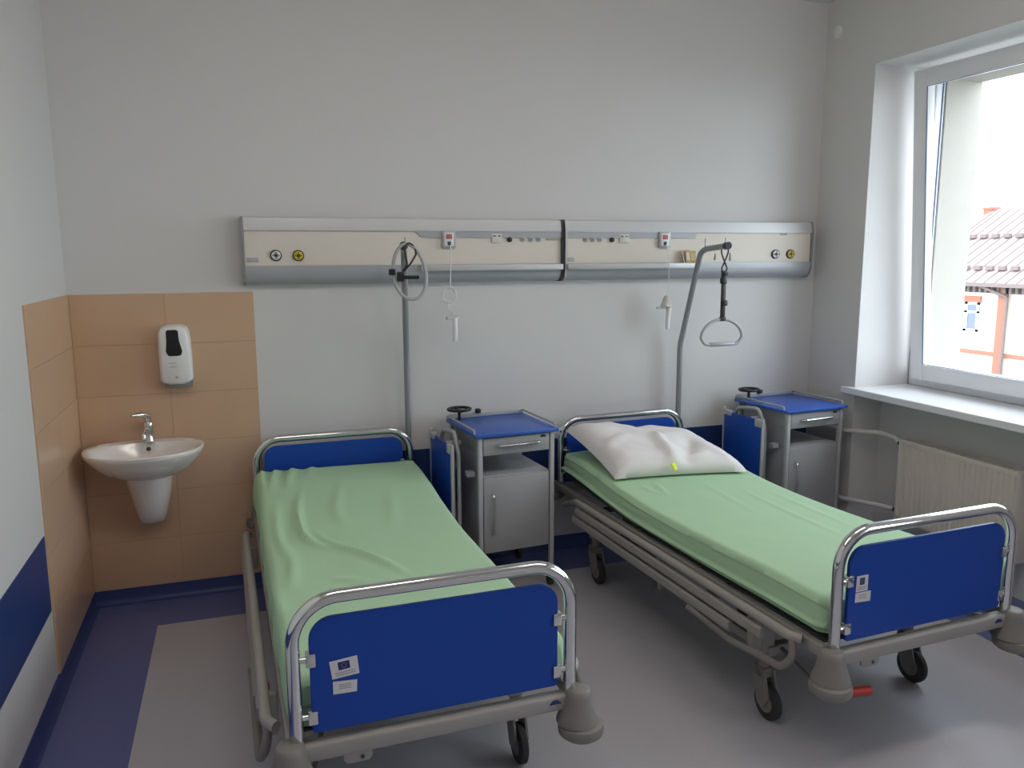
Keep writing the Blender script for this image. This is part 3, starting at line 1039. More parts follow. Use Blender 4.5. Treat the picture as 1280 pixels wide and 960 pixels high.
# ------------------------------------------------------------------ bedside cabinets
def cabinet_model():
    root = thing('bedside_cabinet', '', 'cabinet')
    hx, hy = 0.205, 0.215
    bm = BM(); box(bm, -0.235, 0.238, -0.243, 0.235, 0.866, 0.884, 0.004)
    obj('top', bm, 'bluetop', root)
    for sx in (-1, 1):
        for sy in (-1, 1):
            bm = BM()
            box(bm, sx * hx - 0.0125, sx * hx + 0.0125, sy * hy - 0.0125, sy * hy + 0.0125, 0.075, 0.866, 0.004)
            lg = obj('leg', bm, 'greytube', root)
            bm = BM()
            cyl(bm, (sx * hx, sy * hy, 0.077), (sx * hx, sy * hy, 0.055), 0.009, 10)
            box(bm, sx * hx - 0.016, sx * hx + 0.016, sy * hy - 0.02, sy * hy + 0.03, 0.045, 0.062, 0.004)
            lathe(bm, [(0.020, -0.013), (0.030, -0.010), (0.030, 0.010), (0.020, 0.013)], (sx * hx, sy * hy + 0.012, 0.030), 'x', 18)
            obj('castor', bm, 'rubber', lg)
    # gallery rails on three sides of the top
    for pts in (
        [(-0.228, -0.20, 0.884), (-0.228, -0.20, 0.902), (-0.228, 0.226, 0.902), (-0.228, 0.226, 0.884)],
        [(0.230, -0.20, 0.884), (0.230, -0.20, 0.902), (0.230, 0.226, 0.902), (0.230, 0.226, 0.884)],
    ):
        bm = BM(); tube(bm, fillet(pts, 0.008, 4), 0.006, 8)
        obj('gallery_rail', bm, 'greytube', root, smooth=60)
    bm = BM(); box(bm, -0.225, 0.225, 0.219, 0.229, 0.884, 0.910, 0.003)
    obj('gallery_rail', bm, 'greytube', root)
    # drawer
    bm = BM(); box(bm, -0.19, 0.19, -0.21, 0.20, 0.765, 0.862, 0.003)
    d = obj('drawer', bm, 'greycab', root)
    bm = BM(); box(bm, -0.188, 0.188, -0.226, -0.2105, 0.770, 0.860, 0.004)
    obj('drawer_front', bm, 'greycab', d)
    bm = BM(); tube(bm, fillet([(-0.115, -0.224, 0.82), (-0.10, -0.246, 0.82), (0.0, -0.252, 0.822), (0.115, -0.246, 0.823), (0.13, -0.224, 0.823)], 0.02, 5), 0.006, 10, rx=0.010)
    obj('drawer_handle', bm, 'chrome', d, smooth=60)
    bm = BM(); prism(bm, [(0.150 + 0.018 * math.cos(a), 0.842 + 0.013 * math.sin(a)) for a in [PI * k / 10 for k in range(11)]], 'y', -0.2275, -0.2255)
    obj('lock', bm, 'black', d)
    # open bay between drawer and cupboard
    bm = BM()
    box(bm, -0.192, -0.188, -0.19, 0.195, 0.656, 0.765)
    box(bm, -0.192, 0.10, 0.190, 0.195, 0.656, 0.765)
    obj('bay_wall', bm, 'greycab', root)
    bm = BM()
    box(bm, -0.192, 0.192, -0.205, 0.20, 0.235, 0.656, 0.003)
    obj('cupboard', bm, 'greycab', root)
    bm = BM(); box(bm, -0.188, 0.188, -0.224, -0.206, 0.240, 0.650, 0.005)
    dr = obj('door', bm, 'greycab', root)
    bm = BM(); tube(bm, fillet([(-0.140, -0.222, 0.565), (-0.140, -0.244, 0.555), (-0.140, -0.250, 0.45), (-0.140, -0.244, 0.350), (-0.140, -0.222, 0.340)], 0.02, 5), 0.0065, 10)
    obj('door_handle', bm, 'chrome', dr, smooth=60)
    # bed table folded down on the left flank: blue board between two rails, carried by an arched tube
    bm = BM(); box(bm, -0.338, -0.324, -0.142, 0.20, 0.395, 0.818, 0.003)
    t = obj('folding_table', bm, 'blue', root)
    t['label'] = 'blue bed table folded down at the side'
    for y in (-0.148, 0.206):
        bm = BM(); box(bm, -0.341, -0.321, y - 0.006, y + 0.006, 0.39, 0.828 if y < 0 else 0.846, 0.004)
        obj('table_edge', bm, 'greytube', t)
    bm = BM()
    box(bm, -0.344, -0.318, -0.141, -0.085, 0.775, 0.822, 0.004)
    box(bm, -0.347, -0.314, 0.13, 0.198, 0.80, 0.83, 0.004)
    objs('table_bracket', bm, 'greytube', t)
    bm = BM()
    tube(bm, fillet([(-0.285, 0.16, 0.12), (-0.285, 0.16, 0.845), (-0.285, -0.05, 0.872), (-0.285, -0.110, 0.77), (-0.285, -0.115, 0.70), (-0.285, -0.115, 0.12)], [0, 0.06, 0.05, 0.06, 0.05, 0], 7), 0.0115, 12)
    box(bm, -0.298, -0.205, -0.165, 0.17, 0.105, 0.125, 0.003)
    obj('table_arm', bm, 'greytube', root, smooth=50)
    bm = BM()
    box(bm, -0.330, -0.250, -0.06, -0.03, 0.80, 0.825, 0.004)
    box(bm, -0.252, -0.206, -0.155, -0.11, 0.645, 0.672, 0.004)
    box(bm, -0.262, -0.206, 0.10, 0.14, 0.63, 0.66, 0.004)
    objs('arm_clamp', bm, 'greytube', root)
    bm = BM()
    cyl(bm, (-0.18, 0.165, 0.886), (-0.18, 0.165, 0.940), 0.009, 10)
    box(bm, -0.19, -0.17, 0.110, 0.22, 0.938, 0.950, 0.003)
    pts = [(-0.18 + 0.062 * math.cos(a), 0.165 + 0.055 * math.sin(a), 0.948) for a in [2 * PI * k / 28 for k in range(28)]]
    tube(bm, pts, 0.0085, 10, closed=True)
    obj('locking_wheel', bm, 'black', root, smooth=50)
    bm = BM()
    box(bm, -0.065, -0.035, 0.20, 0.232, 0.906, 0.932, 0.006)
    obj('knob', bm, 'black', root)
    return root


cab1 = cabinet_model()
cab1.location = (1.322, -0.315, 0)
cab1.rotation_euler = (0, 0, math.radians(4.5))
cab2 = copy_tree(cab1)
cab2.location = (3.215, -0.300, 0)
cab2.rotation_euler = (0, 0, math.radians(5.5))
tag(cab1, 'grey bedside cabinet with a blue top standing between the two beds', 'cabinet', 'bedside cabinets')
tag(cab2, 'grey bedside cabinet with a blue top in the corner by the radiator', 'cabinet', 'bedside cabinets')


# ------------------------------------------------------------------ wall supply units above the beds
def head_unit(x0, x1, mirror, label):
    root = thing('supply_unit', label, 'bed head unit', ((x0 + x1) / 2, 0, 1.645), 0, 'bed head supply units')
    xm = (x0 + x1) / 2
    a, b = x0 - xm, x1 - xm

    def X(v):
        return v - xm
    # housing profiles (y, z) in local coordinates, z from the unit's bottom edge
    Z = lambda z: z - 1.645
    bm = BM()
    prism(bm, [(0, Z(1.655)), (-0.055, Z(1.665)), (-0.066, Z(1.72)), (-0.066, Z(1.975)), (0, Z(1.975))], 'x', a + 0.006, b - 0.006)
    obj('housing', bm, 'alu3', root, smooth=0)
    bm = BM()
    prism(bm, [(-0.060, Z(1.921)), (-0.086, Z(1.921)), (-0.086, Z(1.930)), (-0.074, Z(1.985)), (-0.060, Z(1.988)), (-0.002, Z(1.988)), (-0.002, Z(1.976)), (-0.060, Z(1.976))], 'x', a + 0.004, b - 0.004)
    obj('top_profile', bm, 'alu', root, smooth=20)
    bm = BM()
    box(bm, a + 0.008, b - 0.008, -0.075, -0.0665, Z(1.742), Z(1.921), 0.001, 1)
    obj('front_panel', bm, 'cream', root, smooth=0)
    bm = BM()
    prism(bm, [(-0.060, Z(1.742)), (-0.083, Z(1.742)), (-0.084, Z(1.715)), (-0.080, Z(1.69)), (-0.070, Z(1.668)), (-0.052, Z(1.652)), (-0.030, Z(1.645)), (-0.002, Z(1.645)), (-0.002, Z(1.654)), (-0.05, Z(1.663))],
          'x', a + 0.004, b - 0.004)
    obj('lower_profile', bm, 'alu2', root, smooth=40)
    s0, s1 = (0.944, x1 - 0.004) if not mirror else (x0 + 0.004, 2.655)
    # darker strip standing in for the shadow under the top profile, along one part
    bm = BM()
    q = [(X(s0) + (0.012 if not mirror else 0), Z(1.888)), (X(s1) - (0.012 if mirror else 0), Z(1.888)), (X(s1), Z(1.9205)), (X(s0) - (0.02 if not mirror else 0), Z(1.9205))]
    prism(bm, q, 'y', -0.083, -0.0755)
    obj('shade_strip', bm, 'alu2', root, smooth=0)
    bm = BM()
    box(bm, X(s0), X(s1), -0.112, -0.085, Z(1.708), Z(1.741), 0.004)
    obj('equipment_rail', bm, 'alu', root)
    for (u, v) in ((a - 0.004, a + 0.008), (b - 0.008, b + 0.004)):
        bm = BM()
        prism(bm, [(0, Z(1.99)), (-0.078, Z(1.99)), (-0.089, Z(1.925)), (-0.088, Z(1.70)), (-0.073, Z(1.662)), (-0.05, Z(1.643)), (0, Z(1.640))], 'x', u, v)
        joint = (u > 0) != mirror
        obj('end_cap', bm, 'black' if (joint and not mirror) else ('alu' if joint else 'alu3'), root, smooth=20)
    yf = -0.0755

    def outlet(x, z, mname):
        bm = BM()
        lathe(bm, [(0.0285, 0.0), (0.0285, -0.008), (0.026, -0.010), (0.0235, -0.010), (0.0235, -0.003)], (X(x), yf, Z(z)), 'y', 28)
        o = obj('gas_outlet', bm, 'black', root, smooth=30)
        o['label'] = 'round gas outlet with a %s face' % ('yellow' if mname == 'yellow' else 'white')
        bm = BM()
        lathe(bm, [(0.0228, -0.004), (0.0228, -0.010), (0.018, -0.013), (0.011, -0.013), (0.011, -0.004)], (X(x), yf, Z(z)), 'y', 24)
        obj('outlet_face', bm, mname, o, smooth=30)
        bm = BM()
        lathe(bm, [(0.0085, -0.003), (0.0085, -0.012)], (X(x), yf, Z(z)), 'y', 12)
        for k in range(4):
            a_ = PI / 2 * k
            cx, cz = X(x) + 0.0145 * math.cos(a_), Z(z) + 0.0145 * math.sin(a_)
            box(bm, cx - 0.003, cx + 0.003, yf - 0.0145, yf - 0.012, cz - 0.003, cz + 0.003)
        obj('outlet_core', bm, 'dark', o)

    def plate(name, x, z, w, h, mname='ivory', d=0.006):
        bm = BM()
        box(bm, X(x) - w / 2, X(x) + w / 2, yf - d, yf, Z(z) - h / 2, Z(z) + h / 2, 0.0015)
        return obj(name, bm, mname, root)

    if not mirror:
        outlet(0.195, 1.795, 'white'); outlet(0.306, 1.794, 'yellow')
        cx, sk, bk, bts, lab = 1.105, 1.382, 1.457, (1.538, 1.586, 1.632), (0.079, 1.772)
    else:
        outlet(3.225, 1.790, 'white'); outlet(3.336, 1.790, 'yellow')
        cx, sk, bk, bts, lab = 2.430, 2.166, 2.088, (1.920, 1.966, 2.011), (1.821, 1.765)
    c = plate('nurse_call', cx, 1.878, 0.074, 0.094, 'alu2', 0.018)
    bm = BM(); box(bm, X(cx) - 0.026, X(cx) + 0.026, yf - 0.0205, yf - 0.0185, Z(1.842), Z(1.914), 0.001)
    obj('call_plate', bm, 'white', c)
    bm = BM(); box(bm, X(cx) - 0.017, X(cx) + 0.017, yf - 0.0245, yf - 0.020, Z(1.880), Z(1.906), 0.002)
    q = obj('call_button', bm, 'call_red', c); q['label'] = 'red call button'
    bm = BM(); box(bm, X(cx) - 0.010, X(cx) + 0.010, yf - 0.024, yf - 0.020, Z(1.846), Z(1.866), 0.002)
    obj('call_jack', bm, 'dark', c)
    s = plate('socket', sk, 1.884, 0.058, 0.050, 'ivory', 0.008)
    bm = BM()
    for dx in (-0.014, 0.014):
        box(bm, X(sk) + dx - 0.008, X(sk) + dx + 0.008, yf - 0.0095, yf - 0.0075, Z(1.894), Z(1.900))
    obj('socket_slot', bm, 'dark', s)
    bm = BM(); lathe(bm, [(0.014, 0.0), (0.014, -0.010), (0.008, -0.012)], (X(bk), yf, Z(1.877)), 'y', 18)
    obj('round_jack', bm, 'black', root)
    for bx in bts:
        bm = BM(); lathe(bm, [(0.016, 0.0), (0.016, -0.005), (0.012, -0.007)], (X(bx), yf, Z(1.879)), 'y', 18)
        q = obj('push_button', bm, 'greytube', root)
        bm = BM(); lathe(bm, [(0.007, -0.0065), (0.007, -0.010)], (X(bx), yf, Z(1.879)), 'y', 12)
        obj('button_core', bm, 'alu3', q)
    if not mirror:
        bm = BM(); box(bm, X(1.675), X(1.765), yf - 0.004, yf, Z(1.874), Z(1.881), 0.001)
        obj('name_slot', bm, 'ink', root)
    plate('rating_label', lab[0], lab[1], 0.058, 0.024, 'greytube', 0.001)
    if mirror:
        plate('rating_label', 3.28, 1.914, 0.05, 0.012, 'greytube', 0.001)
    return root


head_unit(0.035, 1.776, False, 'cream and aluminium wall supply unit ending just above the peach tiles')
head_unit(1.796, 3.495, True, 'cream and aluminium wall supply unit with small cards standing on its rail')


# small cards leaning on the right unit's rail
def card(name, x, z0, w, h, t, mname, lean, rz, label):
    bm = BM(); box(bm, -w / 2, w / 2, -t / 2, t / 2, 0, h, 0.0008, 1)
    o = obj(name, bm, mname, None, (x, -0.098, z0))
    o.rotation_euler = (math.radians(-lean), 0, rz)
    bm = BM(); box(bm, -w * 0.34, w * 0.34, -t / 2 - 0.0006, -t / 2, h * 0.18, h * 0.80)
    obj('print', bm, 'card_beige' if mname != 'card_beige' else 'ivory', o)
    tag(o, label, 'card', 'cards on the supply unit')


card('small_card', 2.563, 1.7436, 0.040, 0.072, 0.002, 'card_beige', 12, 0.9, 'pale beige folded card leaning on the rail of the supply unit')
card('small_card', 2.590, 1.7436, 0.036, 0.074, 0.003, 'card_brown', 9, 0.25, 'brown printed card standing between the beige and the yellow card on the rail')
card('small_card', 2.622, 1.7436, 0.034, 0.070, 0.003, 'card_yellow', 9, -0.3, 'yellow printed card on the rail, the one nearest the lifting pole')

# nurse call handsets on cords
h1 = thing('call_handset', 'white call handset hanging on a cord looped into a ring, nearest the wash basin', 'handset', (1.105, -0.10, 1.845), 0, 'nurse call handsets')
bm = BM()
tube(bm, [(0.004, -0.001, 0.0), (0.004, -0.020, -0.03), (0.0, -0.022, -0.10), (-0.004, -0.020, -0.225)], 0.003, 8)
pts = []
for k in range(97):
    a = 2 * PI * k / 32
    r = 0.041 + 0.004 * math.sin(k * 0.7)
    pts.append((-0.012 + r * math.sin(a) * 0.95, -0.02 + 0.004 * (k / 32) - 0.004, -0.268 + r * math.cos(a)))
tube(bm, pts, 0.0027, 6)
tube(bm, [(-0.018, -0.018, -0.31), (-0.02, -0.015, -0.34), (0.0, -0.012, -0.36), (0.018, -0.012, -0.385)], 0.0027, 6)
obj('cord', bm, 'white', h1, smooth=60)
bm = BM(); box(bm, -0.025, 0.045, -0.018, 0.012, -0.405, -0.385, 0.006)
box(bm, 0.022, 0.044, -0.020, 0.012, -0.412, -0.383, 0.008)
objs('handset_hook', bm, 'ivory', h1)
bm = BM(); tube(bm, [(0.020, -0.012, -0.390), (0.021, -0.014, -0.398), (0.022, -0.016, -0.46), (0.020, -0.016, -0.515), (0.019, -0.016, -0.525)], [0.008, 0.0145, 0.0130, 0.0150, 0.010], 14)
obj('handset_body', bm, 'white', h1, smooth=60)
h2 = thing('call_handset', 'white call handset under a bell shaped holder on a straight cord, nearest the window', 'handset', (2.440, -0.118, 1.843), 0, 'nurse call handsets')
bm = BM()
tube(bm, [(-0.004, 0.0165, 0.010), (0.000, -0.006, -0.06), (0.002, -0.010, -0.18), (0.002, -0.008, -0.30)], 0.0022, 8)
obj('cord', bm, 'white', h2, smooth=60)
bm = BM(); lathe(bm, [(0.006, -0.295), (0.014, -0.300), (0.024, -0.320), (0.034, -0.352), (0.036, -0.360), (0.030, -0.362)], (-0.004, 0.0, 0.0), seg=20)
obj('bell_holder', bm, 'ivory', h2, smooth=50)
bm = BM(); box(bm, -0.066, 0.030, -0.008, 0.012, -0.376, -0.362, 0.005)
objs('handset_hook', bm, 'ivory', h2)
bm = BM(); tube(bm, [(0.010, -0.004, -0.362), (0.011, -0.006, -0.372), (0.006, -0.006, -0.43), (0.004, -0.006, -0.485), (0.006, -0.006, -0.496)], [0.010, 0.0155, 0.0135, 0.0130, 0.009], 14)
obj('handset_body', bm, 'white', h2, smooth=60)

# ------------------------------------------------------------------ wash basin with half pedestal
basin = thing('wash_basin', 'white ceramic wash basin with half pedestal on the peach tiles', 'wash basin', (-0.478, -0.0105, 0.0))


def basin_bowl():
    bm = BM()
    n = 56
    hw, dep, yb = 0.276, 0.425, 0.0

    def outline(s, flat):
        """s scales the outline; the back is cut straight near the wall"""
        pts = []
        for k in range(n):
            a = 2 * PI * k / n
            x = hw * math.copysign(abs(math.cos(a)) ** 0.86, math.cos(a))
            y = math.copysign(abs(math.sin(a)) ** 0.92, math.sin(a))
            y = -0.165 + (y * 0.26 if y < 0 else y * 0.165)
            if y > -0.05:
                x *= 1 - 0.12 * ((y + 0.05) / 0.05) ** 2
            pts.append((x * s, (y + 0.175) * s - 0.175 if flat is None else max(-dep, min(flat, (y + 0.175) * s - 0.175))))
        return pts
    rings = []
    zr = 0.868
    outer = [(0.34, 0.700), (0.44, 0.704), (0.60, 0.725), (0.78, 0.765), (0.92, 0.812), (0.985, 0.845), (1.0, 0.858), (0.995, 0.866), (0.98, zr)]
    for s, z in outer:
        # below the rim the shell keeps its back against the wall
        pts = outline(s, 0.0)
        sh = (1 - s) * 0.165
        rings.append([bm.verts.new((x, min(0.0, y + sh * 0.9), z)) for x, y in pts])
    inner = [(0.90, 0.862), (0.85, 0.845), (0.74, 0.800), (0.58, 0.758), (0.36, 0.737), (0.10, 0.732)]
    for s, z in inner:
        pts = outline(s, None)
        rings.append([bm.verts.new((x, y - 0.028 * min(1, (1 - s) / 0.1), z)) for x, y in pts])
    for a, b in zip(rings, rings[1:]):
        for k in range(n):
            bm.faces.new((a[k], a[(k + 1) % n], b[(k + 1) % n], b[k]))
    bm.faces.new(rings[-1])
    bm.faces.new(list(reversed(rings[0])))
    return bm


obj('bowl', basin_bowl(), 'ceramic', basin, smooth=50)
bm = BM()
prof = [(0.45, 0.062, 0.10), (0.462, 0.066, 0.115), (0.50, 0.076, 0.135), (0.58, 0.094, 0.175), (0.66, 0.108, 0.21), (0.715, 0.116, 0.24)]
rings = []
for z, hw_, dp in prof:
    ring = []
    for k in range(25):
        a = PI * k / 24
        ring.append(bm.verts.new((hw_ * math.copysign(abs(math.cos(a)) ** 0.75, math.cos(a)), -dp * math.sin(a) ** 0.8, z)))
    rings.append(ring)
for a, b in zip(rings, rings[1:]):
    for k in range(24):
        bm.faces.new((a[k], a[k + 1], b[k + 1], b[k]))
    bm.faces.new((a[24], a[0], b[0], b[24]))
bm.faces.new(rings[0]); bm.faces.new(rings[-1])
obj('half_pedestal', bm, 'ceramic', basin, smooth=50)
bm = BM()
lathe(bm, [(0.027, 0.866), (0.027, 0.874), (0.023, 0.885), (0.0225, 0.945), (0.024, 0.965), (0.016, 0.974)], (0.012, -0.055, 0), seg=20)
tube(bm, fillet([(0.012, -0.06, 0.915), (0.002, -0.13, 0.935), (0.0, -0.165, 0.925), (0.0, -0.168, 0.905)], 0.02, 5), 0.0125, 12)
tube(bm, fillet([(0.012, -0.05, 0.968), (0.014, -0.055, 0.995), (-0.010, -0.085, 1.012), (-0.052, -0.125, 1.018)], 0.015, 5), [0.016] * 1 + [0.015] * 12 + [0.008], 12)
obj('mixer_tap', bm, 'chrome', basin, smooth=50)
bm = BM(); cyl(bm, (0.010, -0.098, 0.836), (0.010, -0.090, 0.840), 0.011, 16)
obj('overflow_hole', bm, 'dark', basin)
bm = BM(); lathe(bm, [(0.022, 0.733), (0.022, 0.736), (0.014, 0.738)], (0.0, -0.205, 0), seg=18)
obj('drain', bm, 'chrome', basin)

# soap dispenser
disp = thing('soap_dispenser', 'white soap dispenser with a dark window above the wash basin', 'soap dispenser', (-0.316, -0.0095, 1.16))
bm = BM()
front = [(-0.076, 0.015), (-0.062, 0.002), (-0.03, -0.008), (0.03, -0.008), (0.062, 0.002), (0.078, 0.018), (0.0765, 0.16), (0.0705, 0.255), (0.060, 0.282), (0.030, 0.294), (-0.030, 0.294), (-0.060, 0.284), (-0.0735, 0.255), (-0.077, 0.16)]
A = [bm.verts.new((x, 0.0, z)) for x, z in front]
Bv = [bm.verts.new((x, -0.062, z)) for x, z in front]
Cv = [bm.verts.new((x * 0.95, -0.088, (z - 0.14) * 0.96 + 0.14)) for x, z in front]
Dv = [bm.verts.new((x * 0.80, -0.099, (z - 0.14) * 0.86 + 0.14)) for x, z in front]
n_ = len(front)
for P_, Q_ in ((A, Bv), (Bv, Cv), (Cv, Dv)):
    for k in range(n_):
        bm.faces.new((P_[k], P_[(k + 1) % n_], Q_[(k + 1) % n_], Q_[k]))
bm.faces.new(A); bm.faces.new(Dv)
obj('cover', bm, 'white', disp, smooth=50, bev=0.004)
bm = BM()
wp = fillet([(-0.006, -0.0985, 0.272), (0.018, -0.0985, 0.272), (0.0205, -0.0985, 0.215), (0.030, -0.0985, 0.165), (0.024, -0.0985, 0.142), (-0.024, -0.0985, 0.142), (-0.032, -0.0985, 0.165), (-0.028, -0.0985, 0.215), (-0.028, -0.0985, 0.272), (-0.006, -0.0985, 0.272)],
            [0, 0.014, 0.02, 0.02, 0.012, 0.012, 0.02, 0.02, 0.014, 0], 5)
ol = [(p.x * 1.22, p.z) for p in wp[:-1]]
prism(bm, ol, 'y', -0.1015, -0.097)
obj('level_window', bm, mat('smoked_plastic', (0.012, 0.011, 0.010), 0.15, var=0.05), disp, smooth=30, bev=0.001)
bm = BM()
for z in (0.105, 0.085):
    box(bm, -0.03, 0.004, -0.0998, -0.0988, z, z + 0.003)
obj('faint_print', bm, 'ink', disp)
bm = BM(); lathe(bm, [(0.008, 0.0), (0.008, -0.002), (0.005, -0.003)], (0.004, -0.0985, 0.035), 'y', 14)
obj('lock_dot', bm, 'greytube', disp)
bm = BM(); box(bm, -0.055, 0.072, -0.075, 0.0, -0.022, 0.004, 0.006)
obj('drip_base', bm, mat('grey_plastic', (0.22, 0.2, 0.19), 0.5, var=0.05), disp)

# ------------------------------------------------------------------ radiator and its pipes
rad = thing('radiator', 'cream panel radiator with vertical ribs in the niche under the sill', 'radiator', (3.65, -1.145, 0.22))
bm = BM()
y0, y1, H = -0.385, 0.385, 0.495
nr = 23
prof = []
for k in range(nr):
    ya = y0 + (y1 - y0) * k / nr
    p = (y1 - y0) / nr
    prof += [(0.008, ya), (0.008, ya + 0.30 * p), (0.0, ya + 0.42 * p), (0.0, ya + 0.88 * p)]
prof.append((0.008, y1))
outl = prof + [(0.02, y1), (0.02, y0)]
prism(bm, outl, 'z', 0.03, H - 0.035)
box(bm, 0.001, 0.02, y0, y1, H - 0.036, H - 0.004, 0.004)
box(bm, 0.001, 0.02, y0, y1, 0.004, 0.031, 0.004)
obj('front_panel', bm, 'radiator', rad, smooth=30)
bm = BM()
box(bm, 0.075, 0.095, y0, y1, 0.004, H - 0.004, 0.004)
obj('rear_panel', bm, 'radiator', rad)
for y in (y0, y1):
    bm = BM(); box(bm, -0.001, 0.098, y - 0.003, y + 0.003, 0.002, H, 0.001)
    obj('side_cover', bm, 'radiator', rad)
bm = BM()
for k in range(26):
    yy = y0 + 0.015 + (y1 - y0 - 0.03) * k / 25
    box(bm, 0.014, 0.082, yy - 0.004, yy + 0.004, H - 0.006, H)
obj('top_grille', bm, 'radiator', rad, smooth=0)
bm = BM()
cyl(bm, (0.045, y1, 0.455), (0.045, y1 + 0.05, 0.455), 0.012, 12)
cyl(bm, (0.045, y1, 0.04), (0.045, y1 + 0.05, 0.04), 0.012, 12)
objs('connector', bm, 'black', rad)
bm = BM()
lathe(bm, [(0.012, 0.0), (0.020, 0.01), (0.020, 0.05), (0.012, 0.06)], (0.045, y0 - 0.07, 0.46), 'y', 16)
obj('thermostat_valve', bm, 'white', rad)
bm = BM()
tube(bm, fillet([(3.555, -0.03, 0.690), (3.555, -0.42, 0.700), (3.66, -0.60, 0.715), (3.69, -0.68, 0.70), (3.695, -0.705, 0.677)], 0.04, 6), 0.0145, 12)
pp = tag(obj('heating_pipe', bm, 'wall', smooth=60), 'upper grey heating pipe running from the corner to the radiator valve', 'pipe', 'heating pipes')
bm = BM()
tube(bm, fillet([(3.555, -0.03, 0.262), (3.555, -0.42, 0.262), (3.66, -0.60, 0.262), (3.69, -0.68, 0.262), (3.695, -0.705, 0.262)], 0.04, 6), 0.0145, 12)
tag(obj('heating_pipe', bm, 'wall', smooth=60), 'lower grey heating pipe just above the skirting beside the radiator', 'pipe', 'heating pipes')

# ------------------------------------------------------------------ fill lamps added on the ceiling, out of view, to brighten the room
def fill_lamp(x, y, label):
    t = thing('fill_lamp', label, 'ceiling lamp', (x, y, ZC), 0, 'added fill lamps')
    bm = BM(); box(bm, -0.63, 0.63, -0.16, 0.16, -0.025, 0.0, 0.004)
    obj('base_plate', bm, 'white', t)
    bm = BM(); box(bm, -0.61, 0.61, -0.14, 0.14, -0.15, -0.0255, 0.03, 3)
    obj('diffuser', bm, LAMP, t)


LAMP = bpy.data.materials.new('fill_diffuser')
LAMP.use_nodes = True
_lb = LAMP.node_tree.nodes['Principled BSDF']
_lb.inputs['Emission Color'].default_value = (1.0, 0.89, 0.83, 1)
_lb.inputs['Emission Strength'].default_value = 8.0
fill_lamp(0.35, -2.7, 'added unseen fill lamp on the ceiling, the one nearer the wash basin side')
fill_lamp(2.35, -2.7, 'added unseen fill lamp on the ceiling, the one nearer the windows')

# ------------------------------------------------------------------ the house across the street
bm = BM(); box(bm, 4.32, 60, -40, 60, -6.2, -6.0)
g = struct('ground', bm, 'ground')
house = thing('house', 'pale brick trimmed house with a red tiled roof outside the window', 'house', (25.0, 12.0, -6.0))
fz = lambda z: z + 6.0
fy = lambda y: y - 12.0
bm = BM(); box(bm, 0.0, 8.0, fy(-2), fy(24.6), 0, fz(0.62))
obj('wall', bm, 'facade', house, smooth=0)
bm = BM()
ez, rz = fz(0.72), fz(3.46)
v = [(-0.45, fy(-2.4), ez), (-0.45, fy(25.0), ez), (8.4, fy(25.0), ez), (8.4, fy(-2.4), ez), (4.0, fy(2.0), rz), (4.0, fy(20.7), rz)]
vs = [bm.verts.new(p) for p in v]
for f in ((0, 1, 5, 4), (1, 2, 5), (2, 3, 4, 5), (3, 0, 4), (3, 2, 1, 0)):
    bm.faces.new([vs[k] for k in f])
roof = obj('roof', bm, 'roof', house, smooth=0)
# standing seams down the street side slope and snow guards along it
bm = BM()
sl = Vector((4.45, 0, rz - ez))
for k in range(46):
    y = 2.0 + k * 0.42
    yb = fy(y)
    ym = min(max(yb, fy(2.0)), fy(20.7))
    tube(bm, [(-0.45, yb, ez + 0.02), (4.0, ym if abs(ym - yb) > 0.01 else yb, rz + 0.02)], 0.014, 4)
obj('roof_seams', bm, 'roofdark', roof, smooth=0)
for row, t in enumerate((0.16, 0.58)):
    bm = BM()
    for k in range(30):
        y = fy(9.0 + k * 0.5)
        c = Vector((-0.45, y, ez)) + sl * t
        box(bm, c.x - 0.12, c.x + 0.02, c.y - 0.14, c.y + 0.14, c.z + 0.0, c.z + 0.16, 0.02)
    o = obj('snow_guard', bm, 'roofdark', roof, smooth=0)
    o['kind'] = 'stuff'
bm = BM(); box(bm, 4.4, 4.8, fy(21.30), fy(21.70), rz - 1.4, rz + 0.06); box(bm, 4.35, 4.85, fy(21.25), fy(21.75), rz + 0.06, rz + 0.15)
obj('chimney', bm, 'brick', house, smooth=0)
bm = BM(); box(bm, -0.50, 0.05, fy(-2.4), fy(25), fz(0.60), fz(0.735))
obj('gutter', bm, 'roofdark', house, smooth=0)
bm = BM()
for k in range(80):
    y = fy(5.0 + 0.24 * k)
    box(bm, -0.20, 0.0, y - 0.05, y + 0.05, fz(0.38), fz(0.60))
o = obj('rafter_end', bm, 'roofdark', house, smooth=0); o['kind'] = 'stuff'
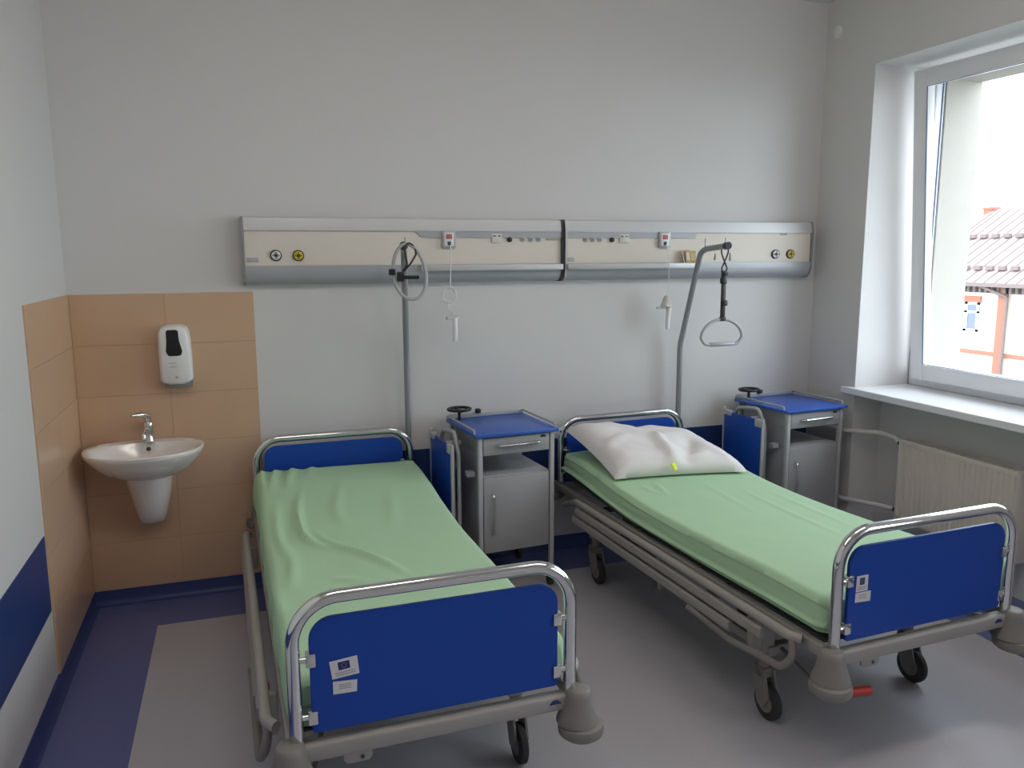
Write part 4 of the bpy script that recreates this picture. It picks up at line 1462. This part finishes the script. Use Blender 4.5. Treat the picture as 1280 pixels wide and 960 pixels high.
for yc in (12.4, 16.62, 21.2):
    bm = BM(); box(bm, -0.14, 0.0, fy(yc) - 0.15, fy(yc) + 0.15, 0, fz(0.60), 0.01)
    obj('pilaster', bm, 'brick', house, smooth=0)
bm = BM(); box(bm, -0.07, 0.0, fy(-2), fy(24.6), fz(-1.82), fz(-1.68), 0.01)
obj('string_course', bm, 'brick', house, smooth=0)
bm = BM(); cyl(bm, (-0.20, fy(16.37), 0), (-0.20, fy(16.37), fz(0.25)), 0.05, 10)
tube(bm, [(-0.20, fy(16.37), fz(0.25)), (-0.42, fy(17.2), fz(0.60))], 0.05, 10)
obj('downpipe', bm, 'roofdark', house)
for yc in (10.2, 14.2, 18.12):
    bm = BM()
    hw_, zb, zt = 0.54, fz(-1.03), fz(0.02)
    box(bm, -0.05, 0.0, fy(yc) - hw_, fy(yc) - hw_ + 0.09, zb, zt)
    box(bm, -0.05, 0.0, fy(yc) + hw_ - 0.09, fy(yc) + hw_, zb, zt)
    box(bm, -0.05, 0.0, fy(yc) - 0.07, fy(yc) + 0.07, zb, zt)
    box(bm, -0.05, 0.0, fy(yc) - hw_, fy(yc) + hw_, zb, zb + 0.09)
    box(bm, -0.05, 0.0, fy(yc) - hw_, fy(yc) + hw_, zt - 0.09, zt)
    box(bm, -0.05, 0.0, fy(yc) - hw_, fy(yc) + hw_, zb + 0.66, zb + 0.74)
    wn = obj('window_frame', bm, 'pvc', house, smooth=0)
    bm = BM(); box(bm, -0.02, 0.0, fy(yc) - hw_, fy(yc) + hw_, zb, zt)
    obj('window_pane', bm, 'farglass', wn, smooth=0)
    bm = BM(); box(bm, -0.06, 0.0, fy(yc) - hw_ - 0.05, fy(yc) + hw_ + 0.05, zt, zt + 0.22)
    obj('brick_lintel', bm, 'brick', wn, smooth=0)
    bm = BM(); box(bm, -0.12, 0.0, fy(yc) - hw_ - 0.05, fy(yc) + hw_ + 0.05, zb - 0.08, zb)
    obj('outer_sill', bm, 'pvc', wn, smooth=0)

# fix up: names of structure children carry no categories; empties keep their scale
bpy.context.view_layer.update()
